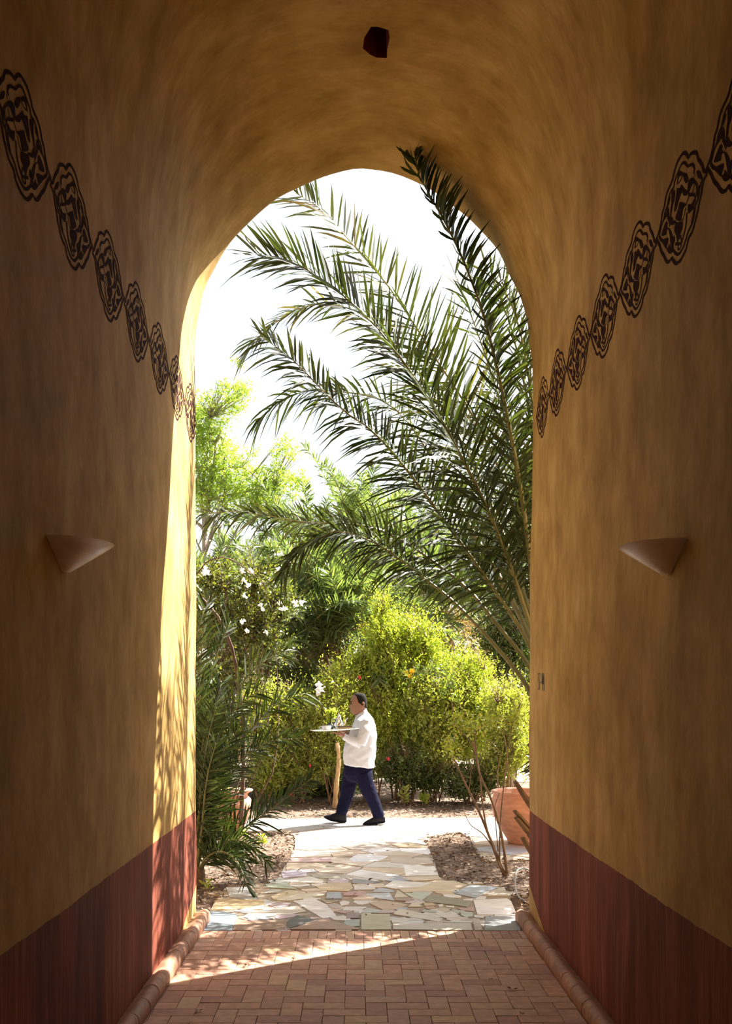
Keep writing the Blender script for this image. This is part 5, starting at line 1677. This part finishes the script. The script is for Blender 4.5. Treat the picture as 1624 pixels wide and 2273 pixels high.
def shoe(rows, dy):
    n = 16
    a = np.arange(n) * 2 * PI / n
    V = []
    for x, top, bot, hw in rows:
        c, h = (top + bot) / 2, (bot - top) / 2
        s_ = np.sign(np.sin(a)) * np.abs(np.sin(a)) ** 0.7
        V.append(np.array([q(x, c - h * s_[i], dy + hw * math.copysign(abs(math.cos(a[i])) ** 0.8, math.cos(a[i]))) for i in range(n)]))
    F = []
    for i in range(len(rows) - 1):
        for j in range(n):
            k = (j + 1) % n
            F.append((i * n + j, i * n + k, (i + 1) * n + k, (i + 1) * n + j))
    F += [tuple(range(n)), tuple((len(rows) - 1) * n + j for j in range(n))]
    s_o = part('shoe', np.vstack(V), F, M['shoe'], person, smooth=True)
    rows2 = [(x, bot - 12, bot + 3, hw * 1.06) for x, top, bot, hw in rows]
    V2 = []
    for x, top, bot, hw in rows2:
        V2 += [q(x, top, dy - hw), q(x, top, dy + hw), q(x, bot, dy + hw), q(x, bot, dy - hw)]
    F2 = []
    for i in range(len(rows2) - 1):
        for j in range(4):
            k = (j + 1) % 4
            F2.append((i * 4 + j, i * 4 + k, (i + 1) * 4 + k, (i + 1) * 4 + j))
    F2 += [(0, 1, 2, 3), tuple(len(V2) - 4 + i for i in range(4))]
    part('sole', np.array(V2), F2, M['sole'], s_o)


shoe([(452, 1818, 1832, .014), (480, 1808, 1850, .034), (530, 1800, 1872, .045), (590, 1780, 1886, .044), (640, 1755, 1893, .042), (690, 1745, 1896, .040), (730, 1755, 1897, .036), (748, 1800, 1888, .022)], .10)
shoe([(954, 1893, 1903, .014), (978, 1870, 1908, .034), (1020, 1845, 1908, .045), (1080, 1815, 1902, .044), (1130, 1785, 1894, .042), (1180, 1780, 1886, .040), (1225, 1790, 1878, .036), (1243, 1820, 1868, .022)], -.10)

# ------------------------------------------------------------------ tray and what it carries
TILT = 26 / 620.0


def on_tray(x, dy):
    return q(x, 690 - (x - 605) * TILT, dy)


tc_ = on_tray(605, TRAY_DY)
RX, RY = 325 * KW, 0.205
V, F = lathe([(0, -0.005), (0.80, -0.005), (0.93, -0.002), (0.99, 0.010), (1.0, 0.014), (0.985, 0.015), (0.92, 0.004), (0.80, 0.0), (0, 0.0)], 48)
V[:, 2] += V[:, 0] * RX * math.atan(TILT)
V = V * np.array((RX, RY, 1)) + tc_
solo('serving_tray', V, F, M['steel'], 'oval polished metal tray carried level at chest height by the waiter', 'tray', origin=tc_, smooth=True)
o_ = on_tray(652, TRAY_DY + 0.01); s_ = KW
tp = thing('teapot', 'tall silver teapot with a spiked lid on the tray', 'teapot', o_)
V, F = lathe([(0, 0.002), (.040, .002), (.046, .01), (.040, .02), (.058, .04), (.064, .065), (.058, .095), (.040, .13), (.030, .15), (.033, .158), (.028, .162), (.0, .163)], 24, o_)
part('body', V, F, M['steel'], tp, smooth=True)
V, F = lathe([(.033, .158), (.030, .172), (.018, .188), (.008, .196), (.011, .204), (.006, .214), (0, .232)], 20, o_)
part('lid', V, F, M['steel'], tp, smooth=True)
V, F = tube(spline([o_ + (.045, 0, .06), o_ + (.085, 0, .09), o_ + (.09, 0, .13), o_ + (.12, 0, .155)], 12), np.linspace(.013, .006, 12), 8)
part('spout', V, F, M['steel'], tp, smooth=True)
V, F = tube(spline([o_ + (-.036, 0, .145), o_ + (-.085, 0, .14), o_ + (-.09, 0, .08), o_ + (-.055, 0, .05)], 14), .0055, 8)
part('handle', V, F, M['steel'], tp, smooth=True)
o_ = on_tray(552, TRAY_DY + 0.07)
vs_ = thing('glass_vase', 'small glass holding a bunch of fresh mint on the tray', 'glass', o_)
V, F = lathe([(0, .002), (.030, .002), (.033, .01), (.036, .10), (.033, .10), (.030, .014), (0, .012)], 20, o_)
part('glass', V, F, M['glass'], vs_, smooth=True)
pos, dr_ = [], []
rsW = np.random.RandomState(3)
tubes_ = []
for k in range(16):
    top = o_ + np.array((rsW.uniform(-.075, .075), rsW.uniform(-.05, .05), rsW.uniform(.17, .27)))
    sp = spline([o_ + (rsW.uniform(-.015, .015), rsW.uniform(-.015, .015), .02), o_ + (rsW.uniform(-.02, .02), 0, .11), top], 10)
    tubes_.append(tube(sp, .0018, 5))
    for i in range(5, 10):
        for _ in range(5):
            pos.append(sp[i] + rsW.normal(size=3) * .006); dr_.append(rsW.normal(size=3) + (0, 0, .2))
V, F = join(*tubes_)
part('stems', V, F, LM['hedge'], vs_, kind='stuff', tint=np.full(len(V), .6))
V, F = leaf_cloud(np.array(pos), np.array(dr_), rsW.uniform(.03, .05, len(pos)), rsW.uniform(.018, .028, len(pos)), rsW)
part('foliage', V, F, LM['lime'], vs_, kind='stuff', tint=np.repeat(rsW.rand(len(pos)), 4))
for k, (x, dy, lab) in enumerate(((478, TRAY_DY, 'white cup nearest the left end of the tray'), (520, TRAY_DY - 0.05, 'white cup between the left cup and the teapot'))):
    o_ = on_tray(x, dy)
    cu = thing('tea_cup', lab, 'cup', o_, 'white cups on the tray')
    V, F = lathe([(0, .002), (.026, .002), (.028, .008), (.040, .03), (.045, .062), (.041, .062), (.036, .032), (.022, .012), (0, .010)], 22, o_)
    part('bowl', V, F, M['china'], cu, smooth=True)
    V, F = tube(spline([o_ + (-.040, 0, .05), o_ + (-.066, 0, .045), o_ + (-.060, 0, .022), o_ + (-.036, 0, .022)], 10), .004, 6)
    part('handle', V, F, M['china'], cu, smooth=True)
o_ = on_tray(737, TRAY_DY - 0.01)
bx_ = thing('wooden_box', 'flat dark wooden box with pale inlay bands on the tray by the jacket', 'box', o_)
ang = math.atan(TILT)


def boxg(x0, x1, y0, y1, z0, z1):
    V = np.array([(x, y, z) for z in (z0, z1) for x, y in ((x0, y0), (x1, y0), (x1, y1), (x0, y1))])
    V[:, 2] += V[:, 0] * ang
    return V + o_, [(3, 2, 1, 0), (4, 5, 6, 7), (0, 1, 5, 4), (1, 2, 6, 5), (2, 3, 7, 6), (3, 0, 4, 7)]


V, F = boxg(-.095, .085, -.045, .045, .001, .034); part('body', V, F, M['wood'], bx_)
V, F = boxg(-.098, .088, -.048, .048, .0345, .048); part('lid', V, F, M['wood'], bx_)
V, F = boxg(-.094, .084, -.0465, .0465, .010, .018); part('inlay_band', V, F, M['gold'], bx_)
V, F = boxg(-.094, .084, -.0465, .0465, .024, .029); part('inlay_band', V, F, M['gold'], bx_)
